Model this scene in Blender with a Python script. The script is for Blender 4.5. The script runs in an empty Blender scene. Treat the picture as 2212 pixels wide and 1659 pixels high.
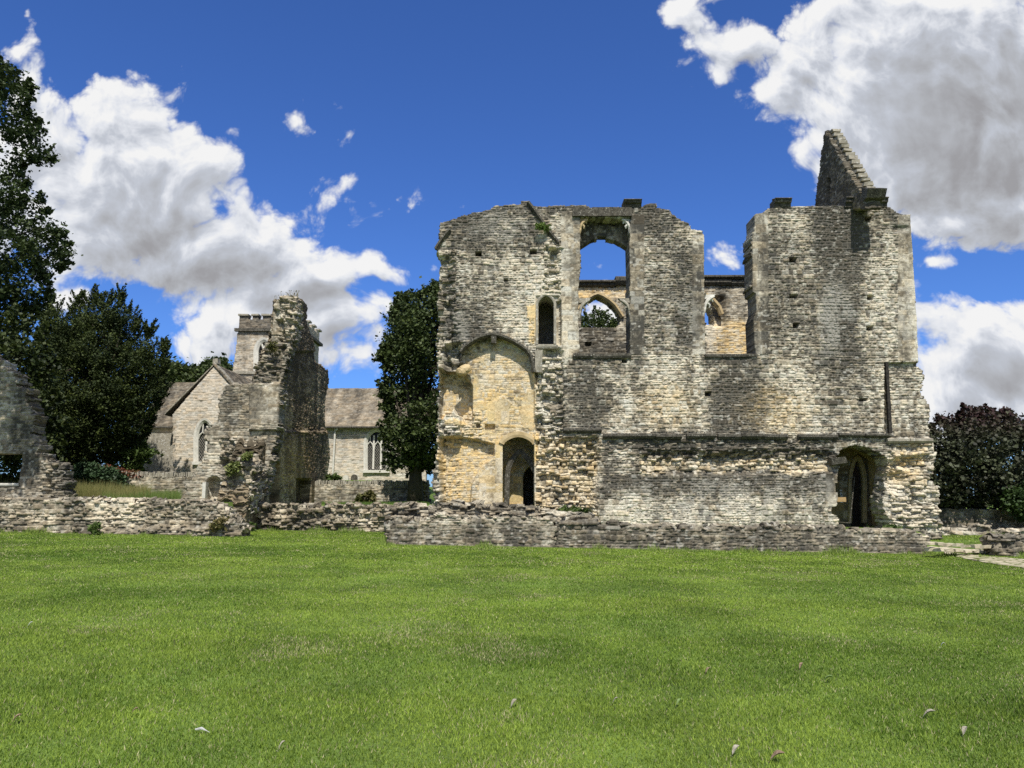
import bpy, math, random
import numpy as np
from mathutils import Vector

random.seed(5)
SC = bpy.context.scene
COL = SC.collection

# ------------------------------------------------------------------ camera, sky, sun, exposure
W0, H0, F0 = 2212.0, 1659.0, 1661.0          # units in which positions were measured
HORIZON = 1075.0
PITCH = math.atan((HORIZON - H0 / 2) / F0)
CAMZ = 1.7
cam_d = bpy.data.cameras.new('camera')
cam = bpy.data.objects.new('camera', cam_d)
COL.objects.link(cam)
cam.location = (0, 0, CAMZ)
cam.rotation_euler = (math.pi / 2 + PITCH, 0, 0)
cam_d.sensor_width = 36
cam_d.lens = 36 * F0 / W0
cam_d.clip_end = 3000
cam_d.clip_start = 0.05
SC.camera = cam

SUN_EL, SUN_AZ = math.radians(53), math.radians(-6)      # sun behind the camera, a little to its right
SDIR = Vector((-math.sin(SUN_AZ) * math.cos(SUN_EL), -math.cos(SUN_AZ) * math.cos(SUN_EL), math.sin(SUN_EL)))
ld = bpy.data.lights.new('sun', 'SUN')
ld.energy = 4.2
ld.angle = math.radians(0.53)
ld.color = (1.0, 0.955, 0.88)
sun = bpy.data.objects.new('sun', ld)
COL.objects.link(sun)
sun.rotation_euler = SDIR.to_track_quat('Z', 'Y').to_euler()
SC.view_settings.view_transform = 'Standard'
SC.view_settings.look = 'None'
SC.view_settings.exposure = 0.45
SC.view_settings.gamma = 1
SC.cycles.use_denoising = False
SC.cycles.max_bounces = 6
SC.cycles.diffuse_bounces = 3
SC.cycles.transparent_max_bounces = 6


def unp(px, py):
    """direction (not normalised, y forward) through a measured point"""
    u = (px - W0 / 2) / F0
    v = (H0 / 2 - py) / F0
    cp, sp = math.cos(PITCH), math.sin(PITCH)
    return (u, cp - v * sp, sp + v * cp)


def at(px, py, Y):
    d = unp(px, py)
    k = Y / d[1]
    return Vector((d[0] * k, Y, CAMZ + d[2] * k))


def atx(px, py, X):
    d = unp(px, py)
    k = X / d[0]
    return Vector((X, d[1] * k, CAMZ + d[2] * k))


def proj(x, y, z):
    cp, sp = math.cos(PITCH), math.sin(PITCH)
    z = z - CAMZ
    f = y * cp + z * sp
    up = -y * sp + z * cp
    f = np.maximum(f, 0.01)
    return W0 / 2 + F0 * x / f, H0 / 2 - F0 * up / f


# ---- world: Nishita sky with clouds placed by direction
world = bpy.data.worlds.new('World')
SC.world = world
world.use_nodes = True
WN, WL = world.node_tree.nodes, world.node_tree.links
WN.clear()


def sky_world():
    def nd(t, **k):
        n = WN.new(t)
        for a, b in k.items():
            setattr(n, a, b)
        return n

    def mth(op, a, b=None, c=None, clamp=False):
        n = nd('ShaderNodeMath', operation=op, use_clamp=clamp)
        for i, v in enumerate((a, b, c)):
            if v is None:
                continue
            if isinstance(v, (int, float)):
                n.inputs[i].default_value = v
            else:
                WL.new(v, n.inputs[i])
        return n.outputs[0]

    sky = nd('ShaderNodeTexSky', sky_type='NISHITA', sun_disc=False, sun_elevation=SUN_EL,
             sun_rotation=math.atan2(SDIR.x, SDIR.y), altitude=60, air_density=1.0, dust_density=0.35, ozone_density=3.0)
    tint = nd('ShaderNodeMix', data_type='RGBA', blend_type='MULTIPLY')
    tint.inputs[0].default_value = 1
    WL.new(sky.outputs[0], tint.inputs[6])
    tint.inputs[7].default_value = SKY_TINT
    bg_sky = nd('ShaderNodeBackground')
    WL.new(tint.outputs[2], bg_sky.inputs[0])
    bg_sky.inputs[1].default_value = SKY_STR

    tc = nd('ShaderNodeTexCoord')
    sep = nd('ShaderNodeSeparateXYZ')
    WL.new(tc.outputs['Generated'], sep.inputs[0])
    ys = mth('MAXIMUM', sep.outputs[1], 0.05)
    X = mth('DIVIDE', sep.outputs[0], ys)
    Z = mth('DIVIDE', sep.outputs[2], ys)
    P0 = nd('ShaderNodeCombineXYZ')
    WL.new(X, P0.inputs[0])
    WL.new(Z, P0.inputs[1])
    front = mth('GREATER_THAN', sep.outputs[1], 0.12)

    def density(P, detail, tag):
        wn = nd('ShaderNodeTexNoise', noise_dimensions='2D')
        wn.inputs['Scale'].default_value = 5.0
        wn.inputs['Detail'].default_value = 3
        WL.new(P, wn.inputs['Vector'])
        wv = nd('ShaderNodeVectorMath', operation='MULTIPLY_ADD')
        WL.new(wn.outputs['Color'], wv.inputs[0])
        wv.inputs[1].default_value = (.10, .10, 0)
        ad = nd('ShaderNodeVectorMath', operation='ADD')
        WL.new(P, ad.inputs[0])
        ad.inputs[1].default_value = (-.05, -.05, 0)
        WL.new(ad.outputs[0], wv.inputs[2])
        Q = wv.outputs[0]
        cur = None
        for (cx, cy, rx, ry, w) in CLOUDS:
            d = unp(cx, cy)
            ax, az = d[0] / d[1], d[2] / d[1]
            d2 = unp(cx + rx, cy)
            d3 = unp(cx, cy - ry)
            sx = 1 / max(1e-4, d2[0] / d2[1] - ax)
            sz = 1 / max(1e-4, d3[2] / d3[1] - az)
            m = nd('ShaderNodeVectorMath', operation='MULTIPLY_ADD')
            WL.new(Q, m.inputs[0])
            m.inputs[1].default_value = (sx, sz, 0)
            m.inputs[2].default_value = (-ax * sx, -az * sz, 0)
            ln = nd('ShaderNodeVectorMath', operation='LENGTH')
            WL.new(m.outputs[0], ln.inputs[0])
            f = mth('MULTIPLY_ADD', ln.outputs['Value'], -w, w)
            cur = f if cur is None else mth('SMOOTH_MAX', cur, f, 0.12)
        nz = nd('ShaderNodeTexNoise', noise_dimensions='2D')
        nz.inputs['Scale'].default_value = 9
        nz.inputs['Detail'].default_value = detail
        nz.inputs['Roughness'].default_value = 0.54
        WL.new(P, nz.inputs['Vector'])
        nb = nd('ShaderNodeTexVoronoi', voronoi_dimensions='2D', feature='SMOOTH_F1')
        nb.inputs['Scale'].default_value = 19
        nb.inputs['Detail'].default_value = 4
        nb.inputs['Roughness'].default_value = 0.55
        nb.inputs['Smoothness'].default_value = 0.5
        WL.new(Q, nb.inputs['Vector'])
        a = mth('MULTIPLY_ADD', nz.outputs['Fac'], 1.2, cur)
        b = mth('MULTIPLY_ADD', nb.outputs['Distance'], -0.62, a)
        return mth('ADD', b, -0.27), nb.outputs['Distance'], Q

    D, bil, Q0 = density(P0.outputs[0], 10, 'a')
    off = nd('ShaderNodeVectorMath', operation='ADD')
    WL.new(P0.outputs[0], off.inputs[0])
    off.inputs[1].default_value = (-.010, .022, 0)
    DU, bilu, _ = density(off.outputs[0], 7, 'b')
    gcur = None
    for (cx, cy, rx, ry, w) in GREYS:
        d = unp(cx, cy)
        ax, az = d[0] / d[1], d[2] / d[1]
        d2, d3 = unp(cx + rx, cy), unp(cx, cy - ry)
        sx, sz = 1 / (d2[0] / d2[1] - ax), 1 / (d3[2] / d3[1] - az)
        m = nd('ShaderNodeVectorMath', operation='MULTIPLY_ADD')
        WL.new(Q0, m.inputs[0])
        m.inputs[1].default_value = (sx, sz, 0)
        m.inputs[2].default_value = (-ax * sx, -az * sz, 0)
        ln = nd('ShaderNodeVectorMath', operation='LENGTH')
        WL.new(m.outputs[0], ln.inputs[0])
        f = mth('MULTIPLY_ADD', ln.outputs['Value'], -w, w)
        f = mth('MAXIMUM', f, 0.0)
        gcur = f if gcur is None else mth('SMOOTH_MAX', gcur, f, 0.25)
    gcur = mth('MAXIMUM', gcur, 0.0)

    al = nd('ShaderNodeMapRange', interpolation_type='SMOOTHSTEP')
    al.inputs['From Min'].default_value = 0.0
    al.inputs['From Max'].default_value = 0.42
    WL.new(D, al.inputs['Value'])
    # scattered cloud over the part of the sky behind the viewer, which fills the shadows
    n3 = nd('ShaderNodeTexNoise')
    n3.inputs['Scale'].default_value = 2.2
    n3.inputs['Detail'].default_value = 5
    WL.new(tc.outputs['Generated'], n3.inputs['Vector'])
    bk = nd('ShaderNodeMapRange', interpolation_type='SMOOTHSTEP')
    bk.inputs['From Min'].default_value = .44
    bk.inputs['From Max'].default_value = .58
    WL.new(n3.outputs['Fac'], bk.inputs['Value'])
    back = mth('SUBTRACT', 1.0, front)
    alpha = mth('MULTIPLY', al.outputs[0], front)
    alpha = mth('MULTIPLY_ADD', bk.outputs[0], back, alpha, clamp=True)
    sh = nd('ShaderNodeMapRange', interpolation_type='SMOOTHSTEP')
    sh.inputs['From Min'].default_value = 0.25
    sh.inputs['From Max'].default_value = 1.5
    sh.inputs['To Max'].default_value = 0.36
    WL.new(DU, sh.inputs['Value'])
    relief = mth('SUBTRACT', DU, D)
    relief = mth('MULTIPLY_ADD', relief, 0.36, sh.outputs[0])
    shv = mth('MULTIPLY_ADD', gcur, 0.62, relief)
    n2 = nd('ShaderNodeTexNoise', noise_dimensions='2D')
    n2.inputs['Scale'].default_value = 7
    n2.inputs['Detail'].default_value = 7
    WL.new(Q0, n2.inputs['Vector'])
    shv = mth('MULTIPLY_ADD', n2.outputs['Fac'], 0.30, shv)
    shv = mth('ADD', shv, -0.12, clamp=True)
    ramp = nd('ShaderNodeValToRGB')
    e = ramp.color_ramp.elements
    e[0].position, e[0].color = 0.0, (1.0, 1.0, 1.0, 1)
    e[1].position, e[1].color = 1.0, (.38, .38, .40, 1)
    k = ramp.color_ramp.elements.new(0.13)
    k.color = (.86, .885, .94, 1)
    k = ramp.color_ramp.elements.new(0.38)
    k.color = (.60, .635, .71, 1)
    k = ramp.color_ramp.elements.new(0.72)
    k.color = (.48, .495, .53, 1)
    WL.new(shv, ramp.inputs[0])
    bg_c = nd('ShaderNodeBackground')
    WL.new(ramp.outputs[0], bg_c.inputs[0])
    bg_c.inputs[1].default_value = 0.66
    mx = nd('ShaderNodeMixShader')
    WL.new(alpha, mx.inputs[0])
    WL.new(bg_sky.outputs[0], mx.inputs[1])
    WL.new(bg_c.outputs[0], mx.inputs[2])
    out = nd('ShaderNodeOutputWorld')
    WL.new(mx.outputs[0], out.inputs[0])


SKY_TINT = (0.41, 0.66, 1.17, 1)
SKY_STR = 0.09
CLOUDS = [  # measured centre, radii, weight
    (590, 700, 250, 95, 1.25), (720, 700, 150, 110, 1.2), (460, 760, 110, 80, 1.2), (2200, 180, 200, 320, 1.9), (2150, 760, 220, 120, 1.7), (2080, 860, 210, 140, 1.5),
    (270, 420, 250, 210, 1.7), (480, 560, 260, 130, 1.6), (640, 640, 220, 80, 1.4), (1980, 260, 320, 330, 2.1), (2120, 420, 200, 160, 1.7), (1720, 150, 150, 130, 1.2), (2120, 800, 190, 110, 1.6),
    (275, 265, 150, 130, 1.4), (110, 320, 150, 150, 1.4), (390, 410, 150, 150, 1.5), (190, 500, 210, 150, 1.5),
    (520, 520, 170, 130, 1.5), (400, 570, 250, 85, 1.4), (690, 610, 160, 95, 1.4), (600, 650, 200, 55, 1.2),
    (800, 590, 100, 55, 1.1), (45, 225, 60, 80, 1.0), (20, 130, 50, 40, .7), (45, 45, 26, 62, .6), (0, 420, 130, 200, 1.3),
    (445, 740, 120, 75, 1.1), (720, 710, 100, 70, 1.0), (765, 780, 80, 60, .8), (620, 760, 150, 80, 1.1), (130, 665, 80, 42, .8),
    (628, 245, 70, 34, .17), (752, 310, 66, 40, .31), (748, 382, 70, 40, .30), (805, 425, 100, 60, .31), (680, 440, 60, 44, .18),
    (705, 490, 40, 26, .3), (1490, 30, 100, 80, .9), (1590, 100, 150, 100, 1.2), (1680, 190, 130, 105, 1.1), (1790, 120, 130, 170, 1.3),
    (1760, 260, 90, 70, .7), (1980, 120, 300, 210, 1.7), (2120, 320, 240, 230, 1.7), (1890, 330, 120, 140, 1.4), (2020, 480, 180, 95, 1.3),
    (2180, 490, 130, 90, 1.1), (1765, 390, 55, 60, .7), (1600, 570, 80, 55, .85), (1272, 556, 34, 24, .5), (1278, 605, 60, 20, .7),
    (2110, 725, 150, 65, 1.1), (2200, 690, 110, 60, 1.1), (2120, 810, 200, 120, 1.3), (2050, 585, 90, 26, .5), (2090, 668, 80, 36, .55),
    (935, 570, 40, 36, .45), (880, 760, 70, 70, .6), (1300, 670, 90, 60, 1.2), (1510, 680, 60, 60, 1.2),
]
GREYS = [(430, 600, 350, 90, 1.05), (290, 500, 230, 130, .75), (480, 520, 160, 110, .5), (640, 650, 200, 70, .8), (310, 410, 150, 120, .35), (2110, 300, 300, 330, 1.0), (2150, 450, 160, 120, .7),
         (1880, 400, 130, 130, .45), (2180, 120, 110, 190, .6), (2120, 830, 170, 60, .6), (450, 770, 90, 60, .4), (720, 750, 110, 70, .45), (1700, 230, 110, 80, .2)]
sky_world()


# ------------------------------------------------------------------ numpy noise
def hsh(ix, iy, seed):
    ix = np.asarray(ix).astype(np.int64)
    iy = np.asarray(iy).astype(np.int64)
    h = (ix * 374761393 + iy * 668265263 + seed * 974634777) & 0xFFFFFFFF
    h = ((h ^ (h >> 13)) * 1274126177) & 0xFFFFFFFF
    h = ((h ^ (h >> 16)) * 2246822519) & 0xFFFFFFFF
    return ((h ^ (h >> 15)) & 0xFFFFFF) / float(0xFFFFFF)


def vn(x, y, seed=0):
    ix, iy = np.floor(x), np.floor(y)
    fx, fy = x - ix, y - iy
    fx = fx * fx * (3 - 2 * fx)
    fy = fy * fy * (3 - 2 * fy)
    a, b = hsh(ix, iy, seed), hsh(ix + 1, iy, seed)
    c, d = hsh(ix, iy + 1, seed), hsh(ix + 1, iy + 1, seed)
    return (a + (b - a) * fx) * (1 - fy) + (c + (d - c) * fx) * fy


def fbm(x, y, o=4, seed=0):
    t, a, s = 0, .5, 0
    for i in range(o):
        t = t + a * vn(x * 2 ** i + 17.3 * i, y * 2 ** i - 9.1 * i, seed + i)
        s += a
        a *= .55
    return t / s


def sstep(a, b, x):
    t = np.clip((x - a) / (b - a), 0, 1)
    return t * t * (3 - 2 * t)


def pip(x, y, poly):
    ins = np.zeros(x.shape, bool)
    n = len(poly)
    for i in range(n):
        x0, y0 = poly[i]
        x1, y1 = poly[(i + 1) % n]
        if y0 == y1:
            continue
        c = (y0 > y) != (y1 > y)
        ins ^= c & (x < (x1 - x0) * (y - y0) / (y1 - y0) + x0)
    return ins


def pdist(x, y, poly):
    d = np.full(x.shape, 1e9)
    n = len(poly)
    for i in range(n):
        x0, y0 = poly[i]
        x1, y1 = poly[(i + 1) % n]
        dx, dy = x1 - x0, y1 - y0
        t = np.clip(((x - x0) * dx + (y - y0) * dy) / max(1e-9, dx * dx + dy * dy), 0, 1)
        d = np.minimum(d, np.hypot(x - x0 - t * dx, y - y0 - t * dy))
    return d


def mask(spec, px, py):
    k = spec[0]
    if k == 'E':
        _, cx, cy, rx, ry = spec
        return sstep(1.25, .45, np.hypot((px - cx) / rx, (py - cy) / ry))
    if k == 'R':
        _, x0, y0, x1, y1, f = spec
        return sstep(-f, f, px - x0) * sstep(-f, f, x1 - px) * sstep(-f, f, py - y0) * sstep(-f, f, y1 - py)
    _, poly, f = spec
    xs, ys = [p[0] for p in poly], [p[1] for p in poly]
    out = np.zeros(px.shape)
    bb = (px > min(xs) - 2 * f) & (px < max(xs) + 2 * f) & (py > min(ys) - 2 * f) & (py < max(ys) + 2 * f)
    if bb.any():
        a, b = px[bb], py[bb]
        d = pdist(a, b, poly) * np.where(pip(a, b, poly), 1, -1)
        out[bb] = sstep(-f, f, d)
    return out


# ------------------------------------------------------------------ object helpers
def link(o, parent=None):
    COL.objects.link(o)
    if parent is not None:
        o.parent = parent
    return o


def tag(o, label=None, cat=None, group=None, kind=None):
    if label:
        o['label'] = label
    if cat:
        o['category'] = cat
    if group:
        o['group'] = group
    if kind:
        o['kind'] = kind
    return o


def empty(name, loc, label, cat, group=None):
    o = bpy.data.objects.new(name, None)
    link(o)
    o.location = loc
    return tag(o, label, cat, group)


def np_mesh(name, verts, quads, tris=None, col=None, mat=None, parent=None, smooth=False):
    me = bpy.data.meshes.new(name)
    off = Vector((0, 0, 0))
    if parent is not None:
        off = parent.matrix_world.translation if parent.parent is None else parent.location
        off = parent.get('_o', None) or tuple(parent.location)
        verts = verts - np.array(off)[None, :]
    nq = 0 if quads is None else len(quads)
    nt = 0 if tris is None else len(tris)
    me.vertices.add(len(verts))
    me.vertices.foreach_set('co', np.ascontiguousarray(verts, dtype=np.float32).ravel())
    me.loops.add(nq * 4 + nt * 3)
    li = []
    if nq:
        li.append(np.asarray(quads).ravel())
    if nt:
        li.append(np.asarray(tris).ravel())
    me.loops.foreach_set('vertex_index', np.concatenate(li).astype(np.int32))
    me.polygons.add(nq + nt)
    ls = np.concatenate([np.arange(nq) * 4, nq * 4 + np.arange(nt) * 3]).astype(np.int32)
    me.polygons.foreach_set('loop_start', ls)
    me.update(calc_edges=True)
    if col is not None:
        a = me.attributes.new('Col', 'FLOAT_COLOR', 'POINT')
        c = np.ones((len(verts), 4), np.float32)
        c[:, :3] = col
        a.data.foreach_set('color', c.ravel())
    if smooth:
        me.polygons.foreach_set('use_smooth', np.ones(nq + nt, bool))
    if mat:
        me.materials.append(mat)
    o = bpy.data.objects.new(name, me)
    link(o, parent)
    return o


class MB:
    """collects simple solids into one mesh"""

    def __init__(self):
        self.v, self.f = [], []

    def box(self, c, sx, sy, sz, j=0.0, rz=0.0):
        n = len(self.v)
        cr, sr = math.cos(rz), math.sin(rz)
        for a in (-1, 1):
            for b in (-1, 1):
                for d in (-1, 1):
                    x, y, z = a * sx / 2, b * sy / 2, d * sz / 2
                    x, y = x * cr - y * sr, x * sr + y * cr
                    self.v.append((c[0] + x + random.uniform(-j, j), c[1] + y + random.uniform(-j, j), c[2] + z + random.uniform(-j, j)))
        for q in ((0, 1, 3, 2), (4, 6, 7, 5), (0, 4, 5, 1), (2, 3, 7, 6), (0, 2, 6, 4), (1, 5, 7, 3)):
            self.f.append(tuple(n + i for i in q))

    def prism(self, pts, ext):
        n = len(self.v)
        k = len(pts)
        for p in pts:
            self.v.append(tuple(p))
        for p in pts:
            self.v.append((p[0] + ext[0], p[1] + ext[1], p[2] + ext[2]))
        self.f.append(tuple(range(n, n + k)))
        self.f.append(tuple(range(n + 2 * k - 1, n + k - 1, -1)))
        for i in range(k):
            j = (i + 1) % k
            self.f.append((n + j, n + i, n + k + i, n + k + j))

    def tube(self, path, rads, seg=8, flat=1.0):
        n0 = len(self.v)
        path = [Vector(p) for p in path]
        m = len(path)
        for i, p in enumerate(path):
            t = (path[min(i + 1, m - 1)] - path[max(i - 1, 0)]).normalized()
            a = Vector((0, 1, 0)) if abs(t.y) < .9 else Vector((1, 0, 0))
            b = t.cross(a).normalized()
            a = b.cross(t).normalized()
            r = rads[i] if isinstance(rads, (list, tuple)) else rads
            for s in range(seg):
                an = 2 * math.pi * s / seg
                self.v.append(tuple(p + a * (math.cos(an) * r * flat) + b * (math.sin(an) * r)))
        for i in range(m - 1):
            for s in range(seg):
                s2 = (s + 1) % seg
                self.f.append((n0 + i * seg + s, n0 + i * seg + s2, n0 + (i + 1) * seg + s2, n0 + (i + 1) * seg + s))
        self.f.append(tuple(n0 + s for s in range(seg - 1, -1, -1)))
        self.f.append(tuple(n0 + (m - 1) * seg + s for s in range(seg)))

    def sweep(self, path, prof):
        """sweeps a closed profile (outward offset, y offset) along a path lying in a plane of constant y"""
        n0 = len(self.v)
        path = [Vector(p) for p in path]
        m, k = len(path), len(prof)
        for i, p in enumerate(path):
            t = (path[min(i + 1, m - 1)] - path[max(i - 1, 0)]).normalized()
            o = Vector((-t.z, 0, t.x))
            for (a, b) in prof:
                self.v.append(tuple(p + o * a + Vector((0, b, 0))))
        for i in range(m - 1):
            for s in range(k):
                s2 = (s + 1) % k
                self.f.append((n0 + i * k + s, n0 + i * k + s2, n0 + (i + 1) * k + s2, n0 + (i + 1) * k + s))
        self.f.append(tuple(n0 + s for s in range(k - 1, -1, -1)))
        self.f.append(tuple(n0 + (m - 1) * k + s for s in range(k)))

    def rock(self, c, r, sq=(1, 1, .6)):
        import bmesh
        bm = bmesh.new()
        bmesh.ops.create_icosphere(bm, subdivisions=2, radius=1)
        n = len(self.v)
        s = random.uniform(0, 99)
        for v in bm.verts:
            k = r * (0.75 + .5 * float(vn(np.array(v.co.x * 1.7 + s), np.array(v.co.z * 1.7 + v.co.y * 2.1))))
            self.v.append((c[0] + v.co.x * k * sq[0], c[1] + v.co.y * k * sq[1], c[2] + v.co.z * k * sq[2]))
        for f in bm.faces:
            self.f.append(tuple(n + v.index for v in f.verts))
        bm.free()

    def build(self, name, mat, parent=None, smooth=False):
        me = bpy.data.meshes.new(name)
        off = tuple(parent.get('_o', None) or parent.location) if parent is not None else (0, 0, 0)
        me.from_pydata([(v[0] - off[0], v[1] - off[1], v[2] - off[2]) for v in self.v], [], self.f)
        me.update()
        import bmesh
        bm = bmesh.new()
        bm.from_mesh(me)
        bmesh.ops.recalc_face_normals(bm, faces=bm.faces)
        bm.to_mesh(me)
        bm.free()
        if smooth:
            for p in me.polygons:
                p.use_smooth = True
        me.materials.append(mat)
        o = bpy.data.objects.new(name, me)
        return link(o, parent)


def sub_of(o):
    """meshes parented to a mesh part share its parent's origin"""
    o['_o'] = tuple(o.parent.location) if o.parent else tuple(o.location)
    return o


# ------------------------------------------------------------------ materials
def mat_attr(name, scale=22.0, lo=.72, hi=1.22, bump=.35, rough=.95, transl=0.0, bump_scale=30, spec=.2):
    m = bpy.data.materials.new(name)
    m.use_nodes = True
    n, l = m.node_tree.nodes, m.node_tree.links
    b = n['Principled BSDF']
    b.inputs['Roughness'].default_value = rough
    b.inputs['Specular IOR Level'].default_value = spec
    at_ = n.new('ShaderNodeAttribute')
    at_.attribute_name = 'Col'
    tc = n.new('ShaderNodeTexCoord')
    nz = n.new('ShaderNodeTexNoise')
    nz.inputs['Scale'].default_value = scale
    nz.inputs['Detail'].default_value = 5
    l.new(tc.outputs['Object'], nz.inputs['Vector'])
    mr = n.new('ShaderNodeMapRange')
    mr.inputs['From Min'].default_value = .3
    mr.inputs['From Max'].default_value = .7
    mr.inputs['To Min'].default_value = lo
    mr.inputs['To Max'].default_value = hi
    l.new(nz.outputs['Fac'], mr.inputs['Value'])
    mu = n.new('ShaderNodeVectorMath')
    mu.operation = 'SCALE'
    l.new(at_.outputs['Color'], mu.inputs[0])
    l.new(mr.outputs[0], mu.inputs['Scale'])
    l.new(mu.outputs[0], b.inputs['Base Color'])
    if bump:
        bp = n.new('ShaderNodeBump')
        bp.inputs['Strength'].default_value = bump
        bp.inputs['Distance'].default_value = .03
        nb = n.new('ShaderNodeTexNoise')
        nb.inputs['Scale'].default_value = bump_scale
        nb.inputs['Detail'].default_value = 4
        l.new(tc.outputs['Object'], nb.inputs['Vector'])
        l.new(nb.outputs['Fac'], bp.inputs['Height'])
        l.new(bp.outputs[0], b.inputs['Normal'])
    if transl:
        tr = n.new('ShaderNodeBsdfTranslucent')
        l.new(mu.outputs[0], tr.inputs['Color'])
        mx = n.new('ShaderNodeMixShader')
        mx.inputs[0].default_value = transl
        l.new(b.outputs[0], mx.inputs[1])
        l.new(tr.outputs[0], mx.inputs[2])
        l.new(mx.outputs[0], n['Material Output'].inputs[0])
    return m


def mat_stone(name, c1, c2, scale=6.0, lich=None, bump=.6, rough=.95):
    m = bpy.data.materials.new(name)
    m.use_nodes = True
    n, l = m.node_tree.nodes, m.node_tree.links
    b = n['Principled BSDF']
    b.inputs['Roughness'].default_value = rough
    b.inputs['Specular IOR Level'].default_value = .2
    tc = n.new('ShaderNodeTexCoord')
    nz = n.new('ShaderNodeTexNoise')
    nz.inputs['Scale'].default_value = scale
    nz.inputs['Detail'].default_value = 7
    nz.inputs['Roughness'].default_value = .65
    l.new(tc.outputs['Object'], nz.inputs['Vector'])
    cr = n.new('ShaderNodeValToRGB')
    cr.color_ramp.elements[0].position = .33
    cr.color_ramp.elements[1].position = .67
    cr.color_ramp.elements[0].color = (*c1, 1)
    cr.color_ramp.elements[1].color = (*c2, 1)
    l.new(nz.outputs['Fac'], cr.inputs[0])
    outc = cr.outputs[0]
    if lich:
        n2 = n.new('ShaderNodeTexNoise')
        n2.inputs['Scale'].default_value = scale * 3.1
        n2.inputs['Detail'].default_value = 3
        l.new(tc.outputs['Object'], n2.inputs['Vector'])
        r2 = n.new('ShaderNodeMapRange')
        r2.inputs['From Min'].default_value = .6
        r2.inputs['From Max'].default_value = .68
        l.new(n2.outputs['Fac'], r2.inputs['Value'])
        mx = n.new('ShaderNodeMix')
        mx.data_type = 'RGBA'
        l.new(r2.outputs[0], mx.inputs[0])
        l.new(outc, mx.inputs[6])
        mx.inputs[7].default_value = (*lich, 1)
        outc = mx.outputs[2]
    l.new(outc, b.inputs['Base Color'])
    bp = n.new('ShaderNodeBump')
    bp.inputs['Strength'].default_value = bump
    bp.inputs['Distance'].default_value = .03
    l.new(nz.outputs['Fac'], bp.inputs['Height'])
    l.new(bp.outputs[0], b.inputs['Normal'])
    return m


M_WALL = mat_attr('rubble_stone', bump=.45)
M_TILE = mat_attr('stone_roof_tile', scale=9, bump=.3)
M_LEAF = mat_attr('leaf', scale=3, lo=.8, hi=1.2, bump=0, rough=.6, transl=.22, spec=.3)
M_YEW = mat_attr('yew_needles', scale=3, lo=.8, hi=1.2, bump=0, rough=.7, transl=.12, spec=.25)
M_GRASS = mat_attr('grass_blade', scale=.6, lo=.85, hi=1.15, bump=0, rough=.6, transl=.3, spec=.25)
M_BARK = mat_stone('bark', (.03, .025, .018), (.09, .075, .055), 9)
M_DARKM = mat_stone('weathered_moulding', (.028, .026, .021), (.11, .10, .078), 7, (.27, .26, .22))
M_ASHLAR = mat_stone('ashlar_grey', (.17, .155, .12), (.36, .33, .26), 4, (.47, .46, .42))
M_PALE = mat_stone('ashlar_pale', (.46, .44, .38), (.62, .60, .53), 5)
M_OCHRE = mat_stone('ashlar_ochre', (.34, .25, .125), (.52, .41, .24), 4)
M_WOOD = mat_stone('oak_door', (.03, .022, .014), (.08, .06, .04), 11)
M_WHITE = mat_stone('white_paint', (.5, .5, .48), (.62, .62, .6), 8, bump=.1, rough=.5)
M_PLANK = mat_stone('pine_plank', (.30, .20, .09), (.42, .30, .15), 12)
M_GLASS = mat_stone('leaded_glass', (.008, .009, .011), (.03, .034, .04), 26, (.10, .11, .12), bump=.2, rough=.25)


# ------------------------------------------------------------------ masonry: walls of individual stones as real relief
def layout(S, T, seed, ch, cw, wav):
    Tw = T + wav * 2 * (fbm(S * .35 + seed, T * .5, 3, seed) - .5) * 2
    rg = np.random.default_rng(seed)
    t0, t1 = T.min() - 1.5, T.max() + 1.5
    n = int((t1 - t0) / ch * 1.6) + 5
    b = t0 + np.cumsum(ch * rg.uniform(.55, 1.45, n))
    ci = np.clip(np.searchsorted(b, Tw.ravel()).reshape(T.shape) - 1, 0, n - 2)
    wi = (cw * rg.uniform(.65, 1.5, n))[ci]
    of = rg.uniform(0, 9, n)[ci]
    u = (S + of) / wi
    k = np.floor(u)

    def jit(kk):
        return (hsh(kk, ci, seed + 7) - .5) * .7
    f = u - k
    k = np.where(f < jit(k), k - 1, k)
    f = u - k
    k = np.where(f > 1 + jit(k + 1), k + 1, k)
    lo, hi = k + jit(k), k + 1 + jit(k + 1)
    es = np.minimum(u - lo, hi - u) * wi
    et = np.minimum(Tw - b[ci], b[ci + 1] - Tw)
    sc = (lo + hi) / 2 * wi - of
    tc = (b[ci] + b[ci + 1]) / 2 - (Tw - T)
    return dict(e=np.minimum(es, et), es=es, et=et, sc=sc, tc=tc, r1=hsh(k, ci, seed + 1), r2=hsh(k, ci, seed + 2),
                r3=hsh(k, ci, seed + 3), fr=(Tw - b[ci]) / (b[ci + 1] - b[ci]), ci=ci, k=k)


DARK = np.array((.062, .057, .047))
MID = np.array((.225, .20, .155))
CREAM = np.array((.545, .505, .415))
OCHRE = np.array((.50, .37, .18))


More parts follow.
